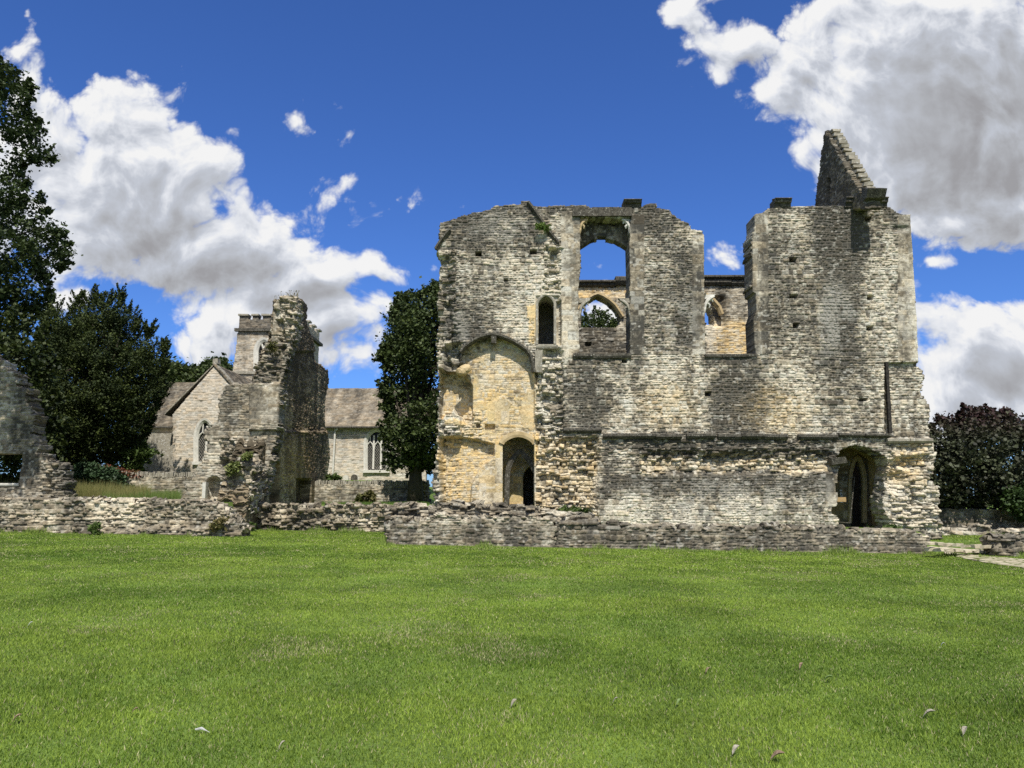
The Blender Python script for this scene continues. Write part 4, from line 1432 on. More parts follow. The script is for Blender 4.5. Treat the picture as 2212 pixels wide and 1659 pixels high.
def roof(name, px0, px1, yr, ye, Ye, Yr, seed, tone):
    e = at(px0, ye, Ye)
    r = at(px0, yr, Yr)
    L_ = math.hypot(Yr - Ye, r.z - e.z)
    V = (0, (Yr - Ye) / L_, (r.z - e.z) / L_)
    N = (0, -V[2], V[1])
    e1 = at(px1, ye, Ye)
    C = np.array((0, 0, CAMZ))
    corners = [(e.x, Ye, e.z), (e1.x, Ye, e1.z), (e1.x, Yr, r.z), (e.x, Yr, r.z)]
    out = []
    for (x, y, z) in corners:
        a, b = proj(x, y, z)
        out.append((float(a), float(b)))
    return masonry(name, church, O=(0, Ye, e.z), U=(1, 0, 0), V=V, N=N, outline=out, seed=seed, tone=tone, masks=[('dark', ('R', 300, 820, 460, 930, 6), .08)], **RT)


roof('nave_roof', 290, 545, 827, 921, CY - .45, CY + 4.6, 95, .28)
roof('aisle_roof', 545, 930, 839, 922, CY - .45, CY + 4.6, 96, .36)
# transept roof, right-hand slope and left-hand slope
ap, ev = at(465, 787, GY), at(562, 897, GY)
for (sgn, sd) in ((1, 97), (-1, 98)):
    dx, dzz = (ev.x - ap.x), (ap.z - ev.z)
    L_ = math.hypot(dx, dzz)
    V = (-sgn * dx / L_, 0, dzz / L_)
    N = (sgn * dzz / L_, 0, dx / L_)
    E = (ap.x + sgn * dx, GY, ev.z)
    out = []
    for (y, t) in ((GY - .12, 0), (CY + 4, 0), (CY + 4, L_ + .02), (GY - .12, L_ + .02)):
        a, b = proj(E[0] + V[0] * t, y, E[2] + V[2] * t)
        out.append((float(a), float(b)))
    if sgn > 0:
        masonry('transept_roof', church, O=E, U=(0, 1, 0), V=V, N=N, outline=out, seed=sd, tone=.25, **RT)
    else:
        mb = MB()
        P0 = [Vector((E[0] + V[0] * t, y, E[2] + V[2] * t)) for (y, t) in ((GY + .05, 0), (CY + 4, 0), (CY + 4, L_), (GY + .05, L_))]
        mb.prism(P0, (-.01, 0, .05))
        mb.build('transept_roof', M_DARKM, church)
mb = MB()
for sgn in (1, -1):
    A = Vector((ap.x, GY - .06, ap.z + .02))
    B = Vector((ap.x + sgn * (ev.x - ap.x), GY - .06, ev.z + .02))
    n = 9
    for i in range(n):
        p, q = A.lerp(B, i / n), A.lerp(B, (i + 1) / n - .01)
        mb.prism([p, q, q + Vector((0, 0, .09)), p + Vector((0, 0, .09))], (0, .5, 0))
mb.box((ap.x, GY + .2, ap.z + .22), .34, .5, .35, .03)
mb.build('coping', M_ASHLAR, church)
for (x0, x1) in ((300, 372), (600, 930)):
    mb = MB()
    mb.tube([at(x0, 923, CY - .5), at(x1, 923, CY - .5)], .09, 6)
    mb.build('gutter', M_DARKM, church)
mb = MB()
a, b = at(724, 927, CY - .2), at(718, 1035, CY - .2)
mb.tube([at(729, 923, CY - .4), at(727, 928, CY - .4), a, b], .075, 8)
mb.build('drainpipe', M_PALE, church)
# church tower
TY = 62.0
tx1 = at(650, 700, TY).x
crenel = [(500, 850), (502, 803), (506, 770), (509, 750), (512.5, 720), (516, 712), (517, 682), (536, 682), (536, 690), (545, 690), (545, 682), (558, 682), (558, 690), (567, 690), (567, 682), (585, 682), (585, 690), (595, 690), (595, 682),
          (612, 682), (612, 690), (622, 690), (622, 682), (650, 682), (650, 850)]
bel = arch(552, 588, 760, 733, 806, point=.25)
tw = masonry('tower', church, **XZ(TY), outline=crenel, seed=101, thick=.6, holes=[(bel, 0)], masks=[('dark', ('R', 505, 670, 660, 712, 4), .35), ('dark', ('R', 505, 712, 660, 730, 4), .12)], **{**CH, 'tone': .68, 'contrast': .5})
sub_of(tw)
ps = [(650, 682), (669, 700)]
X1 = tx1
zt, zc = at(650, 682, TY).z, at(650, 690, TY).z
sout = []
for (y, z) in ((TY, 3), (TY, zt), (TY + .9, zt), (TY + .9, zc), (TY + 1.6, zc), (TY + 1.6, zt), (TY + 2.6, zt), (TY + 2.6, zc), (TY + 3.3, zc), (TY + 3.3, zt), (TY + 4.3, zt), (TY + 4.3, zc), (TY + 5.0, zc), (TY + 5.0, zt), (TY + 6.1, zt), (TY + 6.1, 3)):
    a, b = proj(X1, y, z)
    sout.append((float(a), float(b)))
masonry('tower', church, O=(X1, 0, 0), U=(0, 1, 0), N=(1, 0, 0), outline=sout, seed=102, thick=.6, **{**CH, 'tone': .7})
mb = MB()
for (y, h) in ((712, .28), (682, .1)):
    pass
z = at(0, 713, TY).z
xa = at(512, 713, TY).x
mb.box(((xa + X1) / 2 - .0, TY - .05, z), X1 - xa + .3, .35, .24)
mb.box((X1 + .08, TY + 3.2, z), .4, 6.4, .24)
mb.build('tower_string_course', M_DARKM, church)
for i in range(5):
    mb = MB()
    x0, x1 = ((517, 536), (545, 558), (567, 585), (595, 612), (622, 650))[i]
    a, b = at(x0, 682, TY), at(x1, 682, TY)
    mb.box(((a.x + b.x) / 2, TY + .25, a.z + .06), b.x - a.x + .12, .8, .14, .01)
    mb.build('merlon_coping', M_ASHLAR, church)
for (y0, y1) in ((0, .9), (1.6, 2.6), (3.3, 4.3), (5.0, 6.1)):
    mb = MB()
    mb.box((X1 - .25, TY + (y0 + y1) / 2 + .4, zt + .06), .8, y1 - y0 - .2, .14, .01)
    mb.build('merlon_coping', M_ASHLAR, church)
mb = MB()
path = [at(x, y, TY) for (x, y) in bel]
mb.sweep(path, [(-.2, .3), (-.2, .1), (-.02, -.02), (.16, -.06), (.16, .3)])
mb.tube([at(570, 806, TY + .2), at(570, 755, TY + .2), at(565, 742, TY + .2)], .09, 6)
mb.tube([at(570, 757, TY + .2), at(576, 742, TY + .2)], .09, 6)
o = sub_of(mb.build('belfry_window', M_PALE, church))
mb = MB()
for i in range(14):
    a = at(570, 740 + i * 5, TY + .4)
    mb.prism([(a.x - 1.0, TY + .3, a.z - .16), (a.x - 1.0, TY + .55, a.z + .05), (a.x - 1.0, TY + .57, a.z + .02), (a.x - 1.0, TY + .32, a.z - .2)], (2.0, 0, 0))
mb.build('louvres', M_DARKM, o)
mb = MB()
a = at(502, 805, TY)
mb.box((a.x + 2.9, TY + .1, a.z), 6.0, .5, .25)
mb.build('tower_plinth', M_ASHLAR, church)
# porch at the left of the transept
mb = MB()
a, b = at(318, 935, 53.2), at(372, 1050, 53.2)
mb.box(((a.x + b.x) / 2 - .6, 55.3, (a.z + b.z) / 2), b.x - a.x + 1.2, 3.6, a.z - b.z)
mb.build('porch_wall', M_ASHLAR, church)

# gravestones
for (x, y, Y, w_, h_, label, mt) in ((747, 1027, 50, .34, .7, 'small pale pointed headstone left of the dark headstone behind the churchyard wall', M_PALE), (765, 1026, 50, .42, .75, 'dark headstone with rounded top behind the churchyard wall coping', M_DARKM),
                                     (251, 1015, 48, .6, .9, 'square white headstone in shade beneath the yew branches', M_PALE), (327, 1021, 48, .6, .8, 'rounded pale headstone near the gable corner of the church', M_PALE)):
    mb = MB()
    a = at(x, y, Y)
    pts = [(a.x - w_ / 2, Y, a.z - h_)] + [(a.x - w_ / 2 * math.cos(t), Y, a.z - w_ * .4 + w_ * .5 * math.sin(t)) for t in np.linspace(0, math.pi, 9)] + [(a.x + w_ / 2, Y, a.z - h_)]
    mb.prism(pts, (0, .12, 0))
    tag(mb.build('headstone', mt), label, 'headstone', 'headstones in the churchyard')


# ------------------------------------------------------------------ vegetation
def leaves(cent, rad, n_per, size, cols, rg, squash=.75, elong=1.3, up=.35, dirs=None, spread=None):
    """returns diamond leaves scattered around clump centres"""
    m = len(cent)
    c = np.repeat(cent, n_per, 0)
    N_ = len(c)
    r = np.repeat(rad, n_per)[:, None]
    off = rg.normal(0, 1, (N_, 3)) * r * .5
    off[:, 2] *= squash
    if dirs is not None:
        dd = np.repeat(dirs, n_per, 0)
        off = off * .45 + dd * (rg.uniform(-1, 1.2, (N_, 1)) * r)
    p = c + off
    nrm = rg.normal(0, 1, (N_, 3))
    nrm[:, 2] = np.abs(nrm[:, 2]) + up
    nrm /= np.linalg.norm(nrm, axis=1)[:, None]
    a = rg.normal(0, 1, (N_, 3))
    if dirs is not None:
        a = a * .5 + np.repeat(dirs, n_per, 0)
    a -= nrm * (a * nrm).sum(1)[:, None]
    a /= np.linalg.norm(a, axis=1)[:, None] + 1e-9
    b = np.cross(nrm, a)
    s = (size * rg.uniform(.6, 1.4, N_))[:, None]
    v = np.stack([p - a * s * elong * .5, p + b * s * .5 - nrm * s * .1, p + a * s * elong * .5, p - b * s * .5 - nrm * s * .1], 1).reshape(-1, 3)
    q = np.arange(N_ * 4).reshape(-1, 4)
    cols = np.array(cols)
    tone_ = np.repeat(rg.uniform(0, 1, m), n_per) * .6 + rg.uniform(0, 1, N_) * .4
    t = np.clip(tone_ * (len(cols) - 1), 0, len(cols) - 1.001)
    i = t.astype(int)
    f = (t - i)[:, None]
    cc = cols[i] * (1 - f) + cols[i + 1] * f
    return v, q, np.repeat(cc, 4, 0)


def crown_points(poly, Y, depth, n, rg, inset=6, dmax=90, pow_=.5):
    xs, ys = [p[0] for p in poly], [p[1] for p in poly]
    out, dd = [], []
    while len(out) < n:
        px = rg.uniform(min(xs), max(xs), n)
        py = rg.uniform(min(ys), max(ys), n)
        ok = pip(px, py, poly)
        d = pdist(px, py, poly)
        ok &= d > inset
        for a, b, e in zip(px[ok], py[ok], d[ok]):
            th = depth * min(1, e / dmax) ** pow_
            k = rg.uniform(-1, 1)
            k = math.copysign(abs(k) ** .6, k)
            y = Y + k * th
            p = at(a, b, Y)
            # real position keeps the size it has at the trunk's distance
            p = at(a, b, y)
            out.append((p.x, y, p.z))
            dd.append(e)
            if len(out) >= n:
                break
    return np.array(out), np.array(dd)


def tree(name, label, cat, poly, Y, depth, n, n_per, rad, size, cols, mat, trunk_px, trunk_top_y, tr=.3, limbs=14, seed=1, group=None, inset=6, dmax=90, sprays=False, elong=1.3, trunk_base=None, up=.35, tips=120, tip_len=.8, tip_up=.3, gap=.33, gap_s=.62, topcol=None):
    rg = np.random.default_rng(seed)
    rnd = random.Random(seed)
    cent, dist = crown_points(poly, Y, depth, n, rg, inset, dmax)
    ga = vn(cent[:, 0] * gap_s + seed, cent[:, 2] * gap_s + .6 * cent[:, 1] * gap_s, seed) * .7 + .3 * vn(cent[:, 0] * 2.3 * gap_s, cent[:, 2] * 2.3 * gap_s + cent[:, 1], seed + 5)
    cent = cent[(ga > gap) | (dist < 5)]
    n = len(cent)
    tc_, td_, tr_ = [], [], []
    per = [math.dist(poly[i], poly[(i + 1) % len(poly)]) for i in range(len(poly))]
    for _ in range(tips):
        i = rnd.choices(range(len(poly)), per)[0]
        f = rnd.random()
        a, b = poly[i], poly[(i + 1) % len(poly)]
        q = (a[0] + (b[0] - a[0]) * f, a[1] + (b[1] - a[1]) * f)
        nx, ny = (b[1] - a[1]), -(b[0] - a[0])
        if pip(np.array([q[0] + nx * .05]), np.array([q[1] + ny * .05]), poly)[0]:
            nx, ny = -nx, -ny
        ll = math.hypot(nx, ny) + 1e-6
        y = Y + rnd.uniform(-.35, .35) * depth * .6
        base_ = at(q[0] - nx / ll * 5, q[1] - ny / ll * 5, y)
        dv = Vector((nx / ll + rnd.uniform(-.4, .4), rnd.uniform(-.4, .4), -ny / ll + tip_up + rnd.uniform(-.3, .3))).normalized()
        le_ = tip_len * rnd.uniform(.4, 1.3)
        for k in range(5):
            c_ = base_ + dv * (le_ * k / 4)
            tc_.append(tuple(c_))
            td_.append(tuple(dv))
            tr_.append(rad * .5 * (1 - k / 6))
    bx = at(trunk_px, trunk_top_y, Y).x
    bz = float(gz(bx, Y)) if trunk_base is None else trunk_base
    root = empty(name, (bx, Y, bz), label, cat, group)
    rads = rad * rg.uniform(.6, 1.35, n)
    dirs = None
    if sprays:
        core = np.array([bx, Y, cent[:, 2].mean()])
        dirs = cent - core
        dirs[:, 2] = np.abs(dirs[:, 2]) * .4 + 1.5
        dirs = dirs + rg.normal(0, .9, dirs.shape)
        dirs /= np.linalg.norm(dirs, axis=1)[:, None]
    v, q, c = leaves(cent, rads, n_per, size, cols, rg, dirs=dirs, elong=elong, up=up)
    if tips:
        v2, q2, c2 = leaves(np.array(tc_), np.array(tr_), max(6, n_per // 5), size, cols, rg, dirs=np.array(td_) if sprays else None, elong=elong, up=up)
        v, q, c = np.concatenate([v, v2]), np.concatenate([q, q2 + len(v)]), np.concatenate([c, c2])
    if topcol:
        zl, zh = np.percentile(v[:, 2], 70), np.percentile(v[:, 2], 97)
        f = (sstep(zl, zh, v[:, 2]) * (.25 + .75 * np.repeat(rg.uniform(0, 1, len(v) // 4), 4)))[:, None]
        c = c * (1 - f) + np.array(topcol) * f
    np_mesh('crown', v, q, None, c, mat, root)
    mb = MB()
    top = at(trunk_px, trunk_top_y, Y)
    k = 7
    path = [Vector((bx + (top.x - bx) * i / k + rnd.uniform(-.1, .1) * (i > 0), Y + rnd.uniform(-.1, .1) * (i > 0), bz - .1 + (top.z - bz) * i / k)) for i in range(k + 1)]
    mb.tube(path, [tr * (1.25 if i == 0 else 1 - .8 * i / k) for i in range(k + 1)], 9)
    for i in range(limbs):
        tgt = Vector(cent[rnd.randrange(n)])
        f = rnd.uniform(.15, .9)
        s = path[0].lerp(path[-1], f)
        s = Vector((s.x, s.y, s.z))
        if tgt.z < s.z - 1.5:
            s.z = max(bz + .8, tgt.z - .2)
        m_ = s.lerp(tgt, .5) + Vector((rnd.uniform(-.3, .3), rnd.uniform(-.3, .3), .25))
        r0 = tr * (.5 - .35 * f)
        mb.tube([s, m_, tgt], [max(.02, r0), max(.015, r0 * .6), .01], 6)
    mb.build('trunk', M_BARK, root, True)
    return root


YEWC = [(.010, .018, .005), (.020, .032, .007), (.040, .056, .011), (.072, .090, .017)]
BROADC = [(.016, .028, .008), (.032, .050, .013), (.058, .082, .022)]
MIDC = [(.026, .040, .012), (.050, .072, .020), (.088, .115, .027)]
COPPER = [(.016, .017, .010), (.034, .038, .020), (.068, .080, .040), (.100, .112, .062)]

tree('yew_tree', 'broad dark yew tree standing left of the church gable', 'tree',
     [(80, 760), (100, 690), (130, 668), (150, 690), (165, 650), (178, 672), (196, 630), (212, 668), (226, 642), (242, 660), (256, 638), (268, 670), (285, 676), (292, 700), (302, 730), (322, 714), (334, 760), (352, 748), (358, 792), (346, 815), (357, 850), (340, 880), (325, 912), (318, 940), (300, 972), (288, 1000), (200, 1012), (90, 1010), (60, 900)],
     45.8, 3.3, 2000, 110, .70, .072, YEWC, M_YEW, 205, 680, .5, 26, 11, inset=16, dmax=110, sprays=True, elong=2.0, trunk_base=2.6, tips=300, tip_len=.7, tip_up=1.5, gap=.30, gap_s=.75)
tree('yew_branch', 'low feathery yew branch reaching out before the church porch', 'branch',
     [(250, 985), (275, 965), (300, 975), (328, 972), (318, 985), (300, 1000), (282, 1015), (250, 1018)], 45.2, 1.0, 60, 60, .45, .10, [(.04, .065, .014), (.065, .10, .02), (.08, .12, .03)], M_YEW, 240, 1000, .06, 6, 12, inset=1, dmax=30, sprays=False, elong=2.4, trunk_base=1.5, tips=30, tip_len=.6)


tree('tall_tree', 'tall overhanging broadleaf tree at the left edge of the view', 'tree',
     [(-260, 60), (-100, 70), (0, 132), (25, 150), (40, 178), (68, 190), (52, 225), (60, 250), (84, 262), (90, 290), (112, 330), (104, 356), (70, 345), (40, 352), (46, 384), (62, 420), (92, 430), (100, 470), (125, 495), (148, 545), (132, 580), (100, 590), (108, 640), (96, 690), (60, 660), (40, 700), (20, 760), (-30, 790), (-260, 800)],
     51, 4.5, 1150, 62, .75, .19, BROADC, M_LEAF, -190, 120, .5, 44, 21, inset=3, dmax=120, trunk_base=2.4, tips=170, tip_len=.55, gap=.36, gap_s=.5)
tree('lime_tree', 'leafy bough just past the left edge dappling the wall fragment with shade', 'tree',
     [(-230, 610), (-220, 430), (-130, 350), (-40, 400), (-12, 470), (-22, 560), (-70, 610)], 27.5, 1.6, 160, 40, .42, .14, BROADC, M_LEAF, -330, 450, .25, 14, 23, tips=10, trunk_base=.4)
tree('shade_tree', 'dark leafy tree filling the gap behind the left wall fragment', 'tree',
     [(-200, 700), (0, 700), (40, 690), (70, 720), (95, 760), (110, 830), (120, 930), (120, 1000), (60, 1040), (-200, 1040)], 38.5, 2.5, 520, 55, .7, .16, YEWC, M_LEAF, -60, 760, .3, 20, 22, inset=4, dmax=80, trunk_base=1.5)
tree('hornbeam', 'tall columnar tree with drooping foliage between church and hall', 'tree',
     [(960, 612), (945, 622), (930, 622), (915, 650), (903, 634), (892, 655), (880, 652), (872, 634), (864, 660), (850, 664), (856, 685), (846, 700), (850, 722), (838, 738), (846, 756), (818, 760), (834, 780), (846, 794), (842, 818), (828, 840), (842, 858), (838, 886), (848, 900), (832, 930), (846, 952), (840, 975), (846, 1000), (860, 998), (884, 1010), (910, 1000), (935, 1006), (975, 1010), (1010, 900), (1010, 640)],
     45, 3.0, 900, 60, .62, .15, MIDC, M_LEAF, 905, 660, .42, 34, 31, inset=2, dmax=70, trunk_base=1.4, tips=260, tip_len=.55, tip_up=.1, gap=.42, gap_s=.5)
tree('copper_bush', 'purple and dark green leaved bush beside the right end of the hall', 'bush',
     [(2005, 935), (2016, 925), (2034, 908), (2050, 915), (2068, 896), (2080, 905), (2092, 884), (2104, 900), (2112, 892), (2122, 903), (2134, 890), (2146, 905), (2157, 890), (2170, 888), (2180, 905), (2194, 898), (2206, 918), (2240, 925), (2330, 940), (2350, 1090), (2100, 1092), (2000, 1092), (1990, 1000)],
     37, 2.6, 560, 70, .5, .15, COPPER, M_LEAF, 2110, 960, .12, 26, 41, inset=2, dmax=60, trunk_base=.2, elong=1.1, tips=90, tip_len=.45, tip_up=.8, topcol=(.055, .024, .026))
tree('green_shrub', 'bright green shrub at the right edge below the copper bush', 'bush',
     [(2170, 1085), (2180, 1066), (2200, 1056), (2230, 1050), (2330, 1045), (2330, 1120), (2212, 1118), (2190, 1100)], 34.5, 1.0, 130, 50, .35, .12, [(.02, .04, .010), (.035, .065, .015), (.055, .09, .02)], M_LEAF, 2230, 1075, .06, 12, 42, inset=2, dmax=30, trunk_base=.15, tips=40, tip_len=.3, gap=.2)
tree('ash_tree', 'green tree visible through the hall window beyond the far wall', 'tree',
     [(1240, 730), (1255, 700), (1262, 684), (1272, 676), (1282, 678), (1292, 668), (1303, 675), (1314, 684), (1322, 700), (1330, 694), (1345, 684), (1352, 700), (1350, 740), (1250, 740)], 60, 2.0, 130, 60, .5, .14, MIDC, M_LEAF, 1295, 700, .25, 10, 51, inset=2, dmax=40, trunk_base=1.3, tips=40, tip_len=.5, gap=.42, gap_s=1.0)
for (poly, label, sd, px) in (([(330, 830), (345, 800), (365, 788), (390, 795), (412, 805), (430, 815), (440, 830), (440, 850), (330, 850)], 'distant round topped tree above the church roof beside the yew', 61, 380),
                              ([(425, 815), (440, 800), (455, 790), (470, 784), (485, 793), (490, 810), (480, 830), (430, 830)], 'distant tree top just behind the church gable peak', 62, 460)):
    tree('distant_tree', label, 'tree', poly, 85, 3.0, 170, 45, 1.0, .34, MIDC, M_LEAF, px, 815, .3, 8, sd, 'distant trees behind the church', inset=1, dmax=40, trunk_base=2.5, tips=50, tip_len=.8, gap=.25)

# ivy, weeds and small plants
rg = np.random.default_rng(77)


def plant(name, label, cat, poly, Y, depth, n, n_per, rad, size, cols, seed, elong=1.4, group=None, kind=None, mat=None):
    r_ = np.random.default_rng(seed)
    c_, _ = crown_points(poly, Y, depth, n, r_, 0, 20)
    v, q, c = leaves(c_, np.full(n, rad), n_per, size, cols, r_, elong=elong)
    o = np_mesh(name, v, q, None, c, mat or M_LEAF)
    return tag(o, label, cat, group, kind)


plant('ivy', 'dark ivy hanging over the left churchyard wall', 'ivy', [(155, 1010), (175, 1003), (215, 1008), (250, 1018), (272, 1030), (282, 1062), (255, 1066), (200, 1060), (160, 1050)], 43.8, .35, 150, 45, .32, .12, [(.02, .04, .014), (.04, .075, .03), (.065, .105, .05)], 1)
plant('creeper', 'rusty red creeper along the top of the ivy covered wall', 'creeper', [(205, 1006), (230, 1010), (270, 1018), (305, 1024), (305, 1031), (260, 1026), (210, 1016)], 44.2, .25, 60, 35, .22, .10, [(.13, .04, .025), (.20, .07, .04), (.10, .08, .03)], 2)


def tallgrass():
    r_ = np.random.default_rng(9)
    vs, cs = [], []
    for (x0, x1, Y0, Y1, n, h0, cols) in ((155, 330, 34, 42, 9000, .9, ((.10, .12, .03), (.24, .21, .08))), (230, 395, 33, 41, 7000, .6, ((.06, .11, .02), (.16, .20, .05))), (-60, 60, 34, 40, 5000, 1.0, ((.08, .10, .02), (.20, .19, .07))),
                                          (700, 930, 43.5, 45.8, 4000, .18, ((.06, .12, .02), (.11, .17, .03)))):
        px = r_.uniform(x0, x1, n)
        y = r_.uniform(Y0, Y1, n)
        x = (px - W0 / 2) / F0 * y
        z = gz(x, y)
        h = h0 * r_.uniform(.35, 1.0, n) * (.5 + fbm(x * .9, y * .9, 3, 5))
        w_ = r_.uniform(.008, .016, n)
        la = r_.uniform(0, 6.28, n)
        le = h * r_.uniform(.1, .45, n)
        v = np.zeros((n, 3, 3))
        v[:, 0] = np.stack([x - w_, y, z - .02], 1)
        v[:, 1] = np.stack([x + w_, y, z - .02], 1)
        v[:, 2] = np.stack([x + np.cos(la) * le, y + np.sin(la) * le, z + h], 1)
        t = r_.uniform(0, 1, (n, 1))
        c = np.array(cols[0]) * (1 - t) + np.array(cols[1]) * t
        vs.append(v.reshape(-1, 3))
        cs.append(np.repeat(c, 3, 0))
    v = np.concatenate(vs)
    tag(np_mesh('tall_grass', v, None, np.arange(len(v)).reshape(-1, 3), np.concatenate(cs), M_GRASS), kind='stuff')


tallgrass()
GREENP = [(.035, .065, .015), (.07, .11, .025), (.11, .15, .04)]
OLIVE = [(.06, .07, .02), (.11, .11, .035), (.17, .15, .06)]
for (name, label, poly, Y, dep, n, sz, cols, sd) in (
        ('wall_shrub', 'green shrub rooted in the rubble right of the arched doorway', [(1205, 1118), (1208, 1104), (1222, 1098), (1240, 1100), (1268, 1106), (1270, 1116), (1240, 1122)], 28.9, .25, 60, .09, GREENP, 1),
        ('wall_fern', 'bright green fern growing on the sloping roof crease', [(1160, 488), (1170, 484), (1180, 490), (1172, 496)], 29.7, .1, 8, .08, [(.07, .12, .02), (.12, .18, .04), (.15, .2, .05)], 2),
        ('wall_fern', 'large fern clump halfway up the broken tower end', [(488, 1022), (495, 1008), (508, 1000), (518, 1004), (512, 1016), (500, 1024)], 34.2, .2, 16, .09, [(.09, .12, .03), (.15, .18, .05), (.2, .2, .07)], 3),
        ('wall_fern', 'small green fern above the larger one on the tower', [(520, 995), (530, 980), (542, 976), (538, 990), (530, 998)], 34.3, .2, 12, .09, [(.09, .12, .03), (.15, .18, .05), (.2, .2, .07)], 4),
        ('wall_weed', 'reddish brown weeds at the foot of the tower niche', [(450, 1140), (470, 1122), (488, 1116), (492, 1124), (476, 1138), (458, 1145)], 30.2, .15, 14, .08, [(.12, .10, .04), (.18, .15, .06), (.15, .17, .05)], 5),
        ('wall_weed', 'dry weed tuft on the ledge near the top of the tower', [(580, 752), (584, 742), (592, 738), (600, 745), (596, 756), (585, 758)], 36.2, .2, 9, .07, OLIVE, 6),
        ('wall_weed', 'nettles in the dark corner at the base of the tower', [(528, 1142), (534, 1128), (546, 1132), (548, 1146)], 34.9, .2, 20, .09, GREENP, 7),
        ('wall_weed', 'green tuft on the pale left low wall', [(195, 1144), (205, 1132), (214, 1140), (210, 1150)], 30.0, .15, 12, .08, GREENP, 8),
        ('wall_weed', 'brownish bush against the foot of the churchyard wall', [(770, 1084), (778, 1068), (800, 1062), (815, 1070), (812, 1084)], 45.5, .3, 30, .12, OLIVE, 9),
        ('wall_weed', 'green plants beside the church drainpipe', [(700, 1040), (706, 1028), (725, 1026), (735, 1036), (725, 1042)], 46.4, .3, 30, .12, GREENP, 10),
        ('wall_weed', 'small plant on the hall wall ledge above streaked stones', [(1915, 1146), (1919, 1138), (1930, 1136), (1936, 1146)], 29.0, .2, 12, .08, GREENP, 11)):
    plant(name, label, 'plant', poly, Y, dep, n, 26, .14, sz, cols, 100 + sd, elong=2.2, group='plants growing on the ruins')
# dry stalks at the top of the ruined tower
mb = MB()
for i in range(26):
    a = at(random.uniform(592, 648), 646, 41.5 - random.uniform(0, 1.2))
    h = random.uniform(.15, .5)
    mb.tube([a + Vector((0, 0, -.15)), a + Vector((random.uniform(-.05, .05), 0, h * .6)), a + Vector((random.uniform(-.15, .15), 0, h))], [.012, .01, .006], 4)
    mb.rock(a + Vector((random.uniform(-.1, .1), 0, h)), .03)
tag(mb.build('dry_stalks', mat_stone('dry_stalk', (.12, .11, .06), (.25, .22, .13), 9)), 'thin dry stalks growing on the very top of the tower', 'plant', 'plants growing on the ruins')

# ------------------------------------------------------------------ path and steps at the right
mp = mat_stone('path_stone', (.34, .29, .20), (.56, .50, .37), 3.5)


def paving():
    m = mat_stone('paving', (.34, .29, .20), (.56, .50, .37), 2.5)
    n, l = m.node_tree.nodes, m.node_tree.links
    b = n['Principled BSDF']
    old = b.inputs['Base Color'].links[0].from_socket
    tc = n.new('ShaderNodeTexCoord')
    mp_ = n.new('ShaderNodeMapping')
    mp_.inputs['Scale'].default_value = (1.6, 3.2, 1)
    l.new(tc.outputs['Object'], mp_.inputs[0])
    vo = n.new('ShaderNodeTexVoronoi')
    vo.feature = 'DISTANCE_TO_EDGE'
    vo.inputs['Scale'].default_value = 1.4
    l.new(mp_.outputs[0], vo.inputs['Vector'])
    mr = n.new('ShaderNodeMapRange')
    mr.inputs['From Min'].default_value = .05
    mr.inputs['From Max'].default_value = .13
    l.new(vo.outputs['Distance'], mr.inputs['Value'])
    mx = n.new('ShaderNodeMix')
    mx.data_type = 'RGBA'
    l.new(mr.outputs[0], mx.inputs[0])
    mx.inputs[6].default_value = (.10, .12, .03, 1)
    l.new(old, mx.inputs[7])
    l.new(mx.outputs[2], b.inputs['Base Color'])
    return m


MPAVE = paving()


def ground_patch(name, poly, lift, mat, n=60):
    xs, ys = [p[0] for p in poly], [p[1] for p in poly]
    P3 = []
    for (x, y) in poly:
        d = unp(x, y)
        k = 20.0
        for _ in range(40):
            z = float(gz(d[0] * k, d[1] * k))
            k = (z - CAMZ) / d[2]
        P3.append((d[0] * k, d[1] * k))
    X0, X1 = min(p[0] for p in P3), max(p[0] for p in P3)
    Y0, Y1 = min(p[1] for p in P3), max(p[1] for p in P3)
    gx, gy = np.meshgrid(np.linspace(X0, X1, n * 3), np.linspace(Y0, Y1, n))
    ii = pip(gx + .12 * (fbm(gx * 4, gy * 4, 2, 5) - .5) * 2, gy + .2 * (fbm(gx * 3, gy * 3, 2, 6) - .5) * 2, P3)
    Z = gz(gx, gy) + lift + .02 * vn(gx * 3.5, gy * 5, 3)
    m = n * 3
    r, c = np.nonzero(ii[:-1, :-1])
    i = r * m + c
    q = np.stack([i, i + 1, i + m + 1, i + m], 1)
    o = np_mesh(name, np.stack([gx.ravel(), gy.ravel(), Z.ravel()], 1), q, None, None, mat, None, True)
    return tag(o, kind='structure')


ground_patch('path', PATH, .012, MPAVE)
for (p0, p1, h, label) in (((2007, 1172), (2147, 1181), .10, 'upper worn stone step edge between the low walls'), ((2012, 1184), (2150, 1192), .10, 'lower worn stone step edge beside the paved path')):
    mb = MB()
    pts = []
    for (x, y) in (p0, p1):
        d = unp(x, y)
        k = 20.0
        for _ in range(40):
            k = (float(gz(d[0] * k, d[1] * k)) + h * .5 - CAMZ) / d[2]
        pts.append(Vector((d[0] * k, d[1] * k, CAMZ + d[2] * k)))
    n = 7
    for i in range(n):
        a, b = pts[0].lerp(pts[1], i / n), pts[0].lerp(pts[1], (i + 1) / n)
        mb.box(((a.x + b.x) / 2, (a.y + b.y) / 2 + .15, (a.z + b.z) / 2 - .03), b.x - a.x - .03, .4, h, .025, math.atan2(b.y - a.y, b.x - a.x))
    tag(mb.build('stone_step', mp), label, 'step', 'stone steps beside the path')

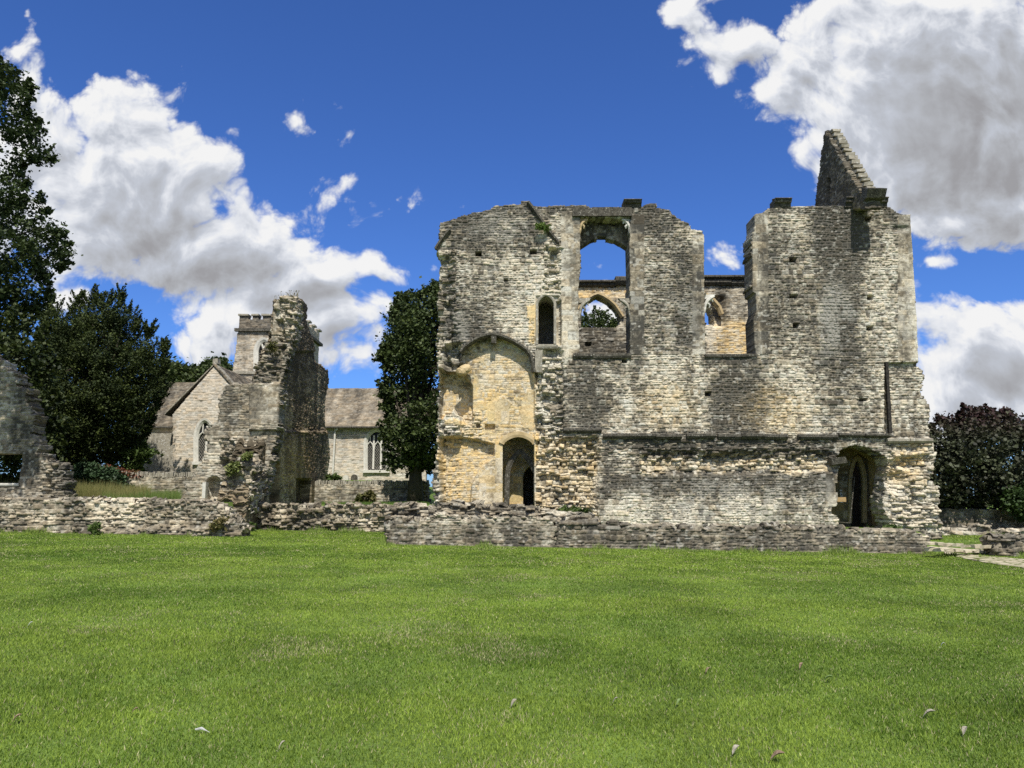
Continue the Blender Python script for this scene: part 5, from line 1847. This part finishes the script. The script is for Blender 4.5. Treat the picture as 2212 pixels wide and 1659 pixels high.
# ------------------------------------------------------------------ fallen leaves on the lawn
lm = {'brown': mat_stone('dead_leaf', (.12, .08, .05), (.30, .22, .15), 30), 'grey': mat_stone('pale_dead_leaf', (.20, .18, .13), (.38, .35, .28), 30), 'white': mat_stone('white_feather', (.42, .42, .40), (.6, .6, .57), 20),
      'green': mat_stone('fresh_leaf', (.10, .16, .04), (.2, .28, .1), 30)}
LEAVES = [(1680, 1648, 46, 'brown', 'large curled brown leaf lowest on the lawn'), (1590, 1633, 28, 'grey', 'pale folded leaf next to the large brown leaf'), (2008, 1553, 36, 'grey', 'curled leaf with a raised dark tip on right lawn'),
          (2085, 1590, 22, 'grey', 'small pale leaf below the curled dark tipped leaf'), (1790, 1475, 28, 'green', 'greenish grey leaf half sunk in the grass'), (2037, 1400, 13, 'white', 'tiny white leaf far out on right lawn'),
          (1731, 1446, 16, 'brown', 'small dark leaf above the greenish one'), (1529, 1457, 16, 'brown', 'small brown leaf in the middle of the lawn'), (1467, 1527, 18, 'green', 'pale green leaf left of centre lawn'),
          (1329, 1524, 18, 'grey', 'whitish leaf upright in the centre grass'), (1110, 1529, 22, 'grey', 'pale leaf near the worn grass patch'), (35, 1564, 26, 'brown', 'brown leaf at the left edge of the lawn'),
          (608, 1623, 20, 'grey', 'pale leaf near the bottom left of the lawn'), (290, 1548, 20, 'brown', 'light brown leaf left of the feather'), (65, 1355, 14, 'white', 'tiny white speck of leaf on far left lawn')]


def on_lawn(x, y):
    d = unp(x, y)
    k = 10.0
    for _ in range(40):
        k = (float(gz(d[0] * k, d[1] * k)) + .008 - CAMZ) / d[2]
    return Vector((d[0] * k, d[1] * k, CAMZ + d[2] * k))


for (x, y, s, kd, label) in LEAVES:
    p = on_lawn(x, y)
    L_ = .68 * s / F0 * p.y
    a = random.uniform(-.7, .7)
    u_, v_ = Vector((math.cos(a), math.sin(a), 0)), Vector((-math.sin(a), math.cos(a), 0))
    V_, Fc = [], []
    n = 8
    for i in range(n + 1):
        f = i / n
        wd = math.sin(math.pi * min(1, f * 1.02)) ** .7 * L_ * .33
        zc = .035 * math.sin(f * 3.0) + .01 + .05 * f ** 3
        for sgn in (-1, 0, 1):
            q = p + u_ * ((f - .5) * L_) + v_ * (sgn * wd) + Vector((0, 0, zc + abs(sgn) * wd * .55))
            V_.append(tuple(q))
    for i in range(n):
        for j in range(2):
            Fc.append((i * 3 + j, i * 3 + j + 1, i * 3 + j + 4, i * 3 + j + 3))
    mb = MB()
    mb.v, mb.f = V_, Fc
    mb.tube([p - u_ * (L_ * .5), p - u_ * (L_ * .75) + Vector((0, 0, .01))], .002, 5)
    tag(mb.build('fallen_leaf', lm[kd]), label, 'leaf', 'fallen leaves on the lawn')
p = on_lawn(435, 1582)
mb = MB()
L_ = 26 / F0 * p.y
mb.tube([p + Vector((-L_ * .5, .0, .02)), p + Vector((0, 0, .028)), p + Vector((L_ * .5, -.01, .012))], [.006, .011, .002], 6, .4)
mb.tube([p + Vector((L_ * .5, -.01, .012)), p + Vector((L_ * .72, -.02, .006))], .0015, 5)
tag(mb.build('feather', lm['white']), 'single white feather lying in the foreground grass', 'feather')
for o in bpy.data.objects:
    if '_o' in o:
        del o['_o']
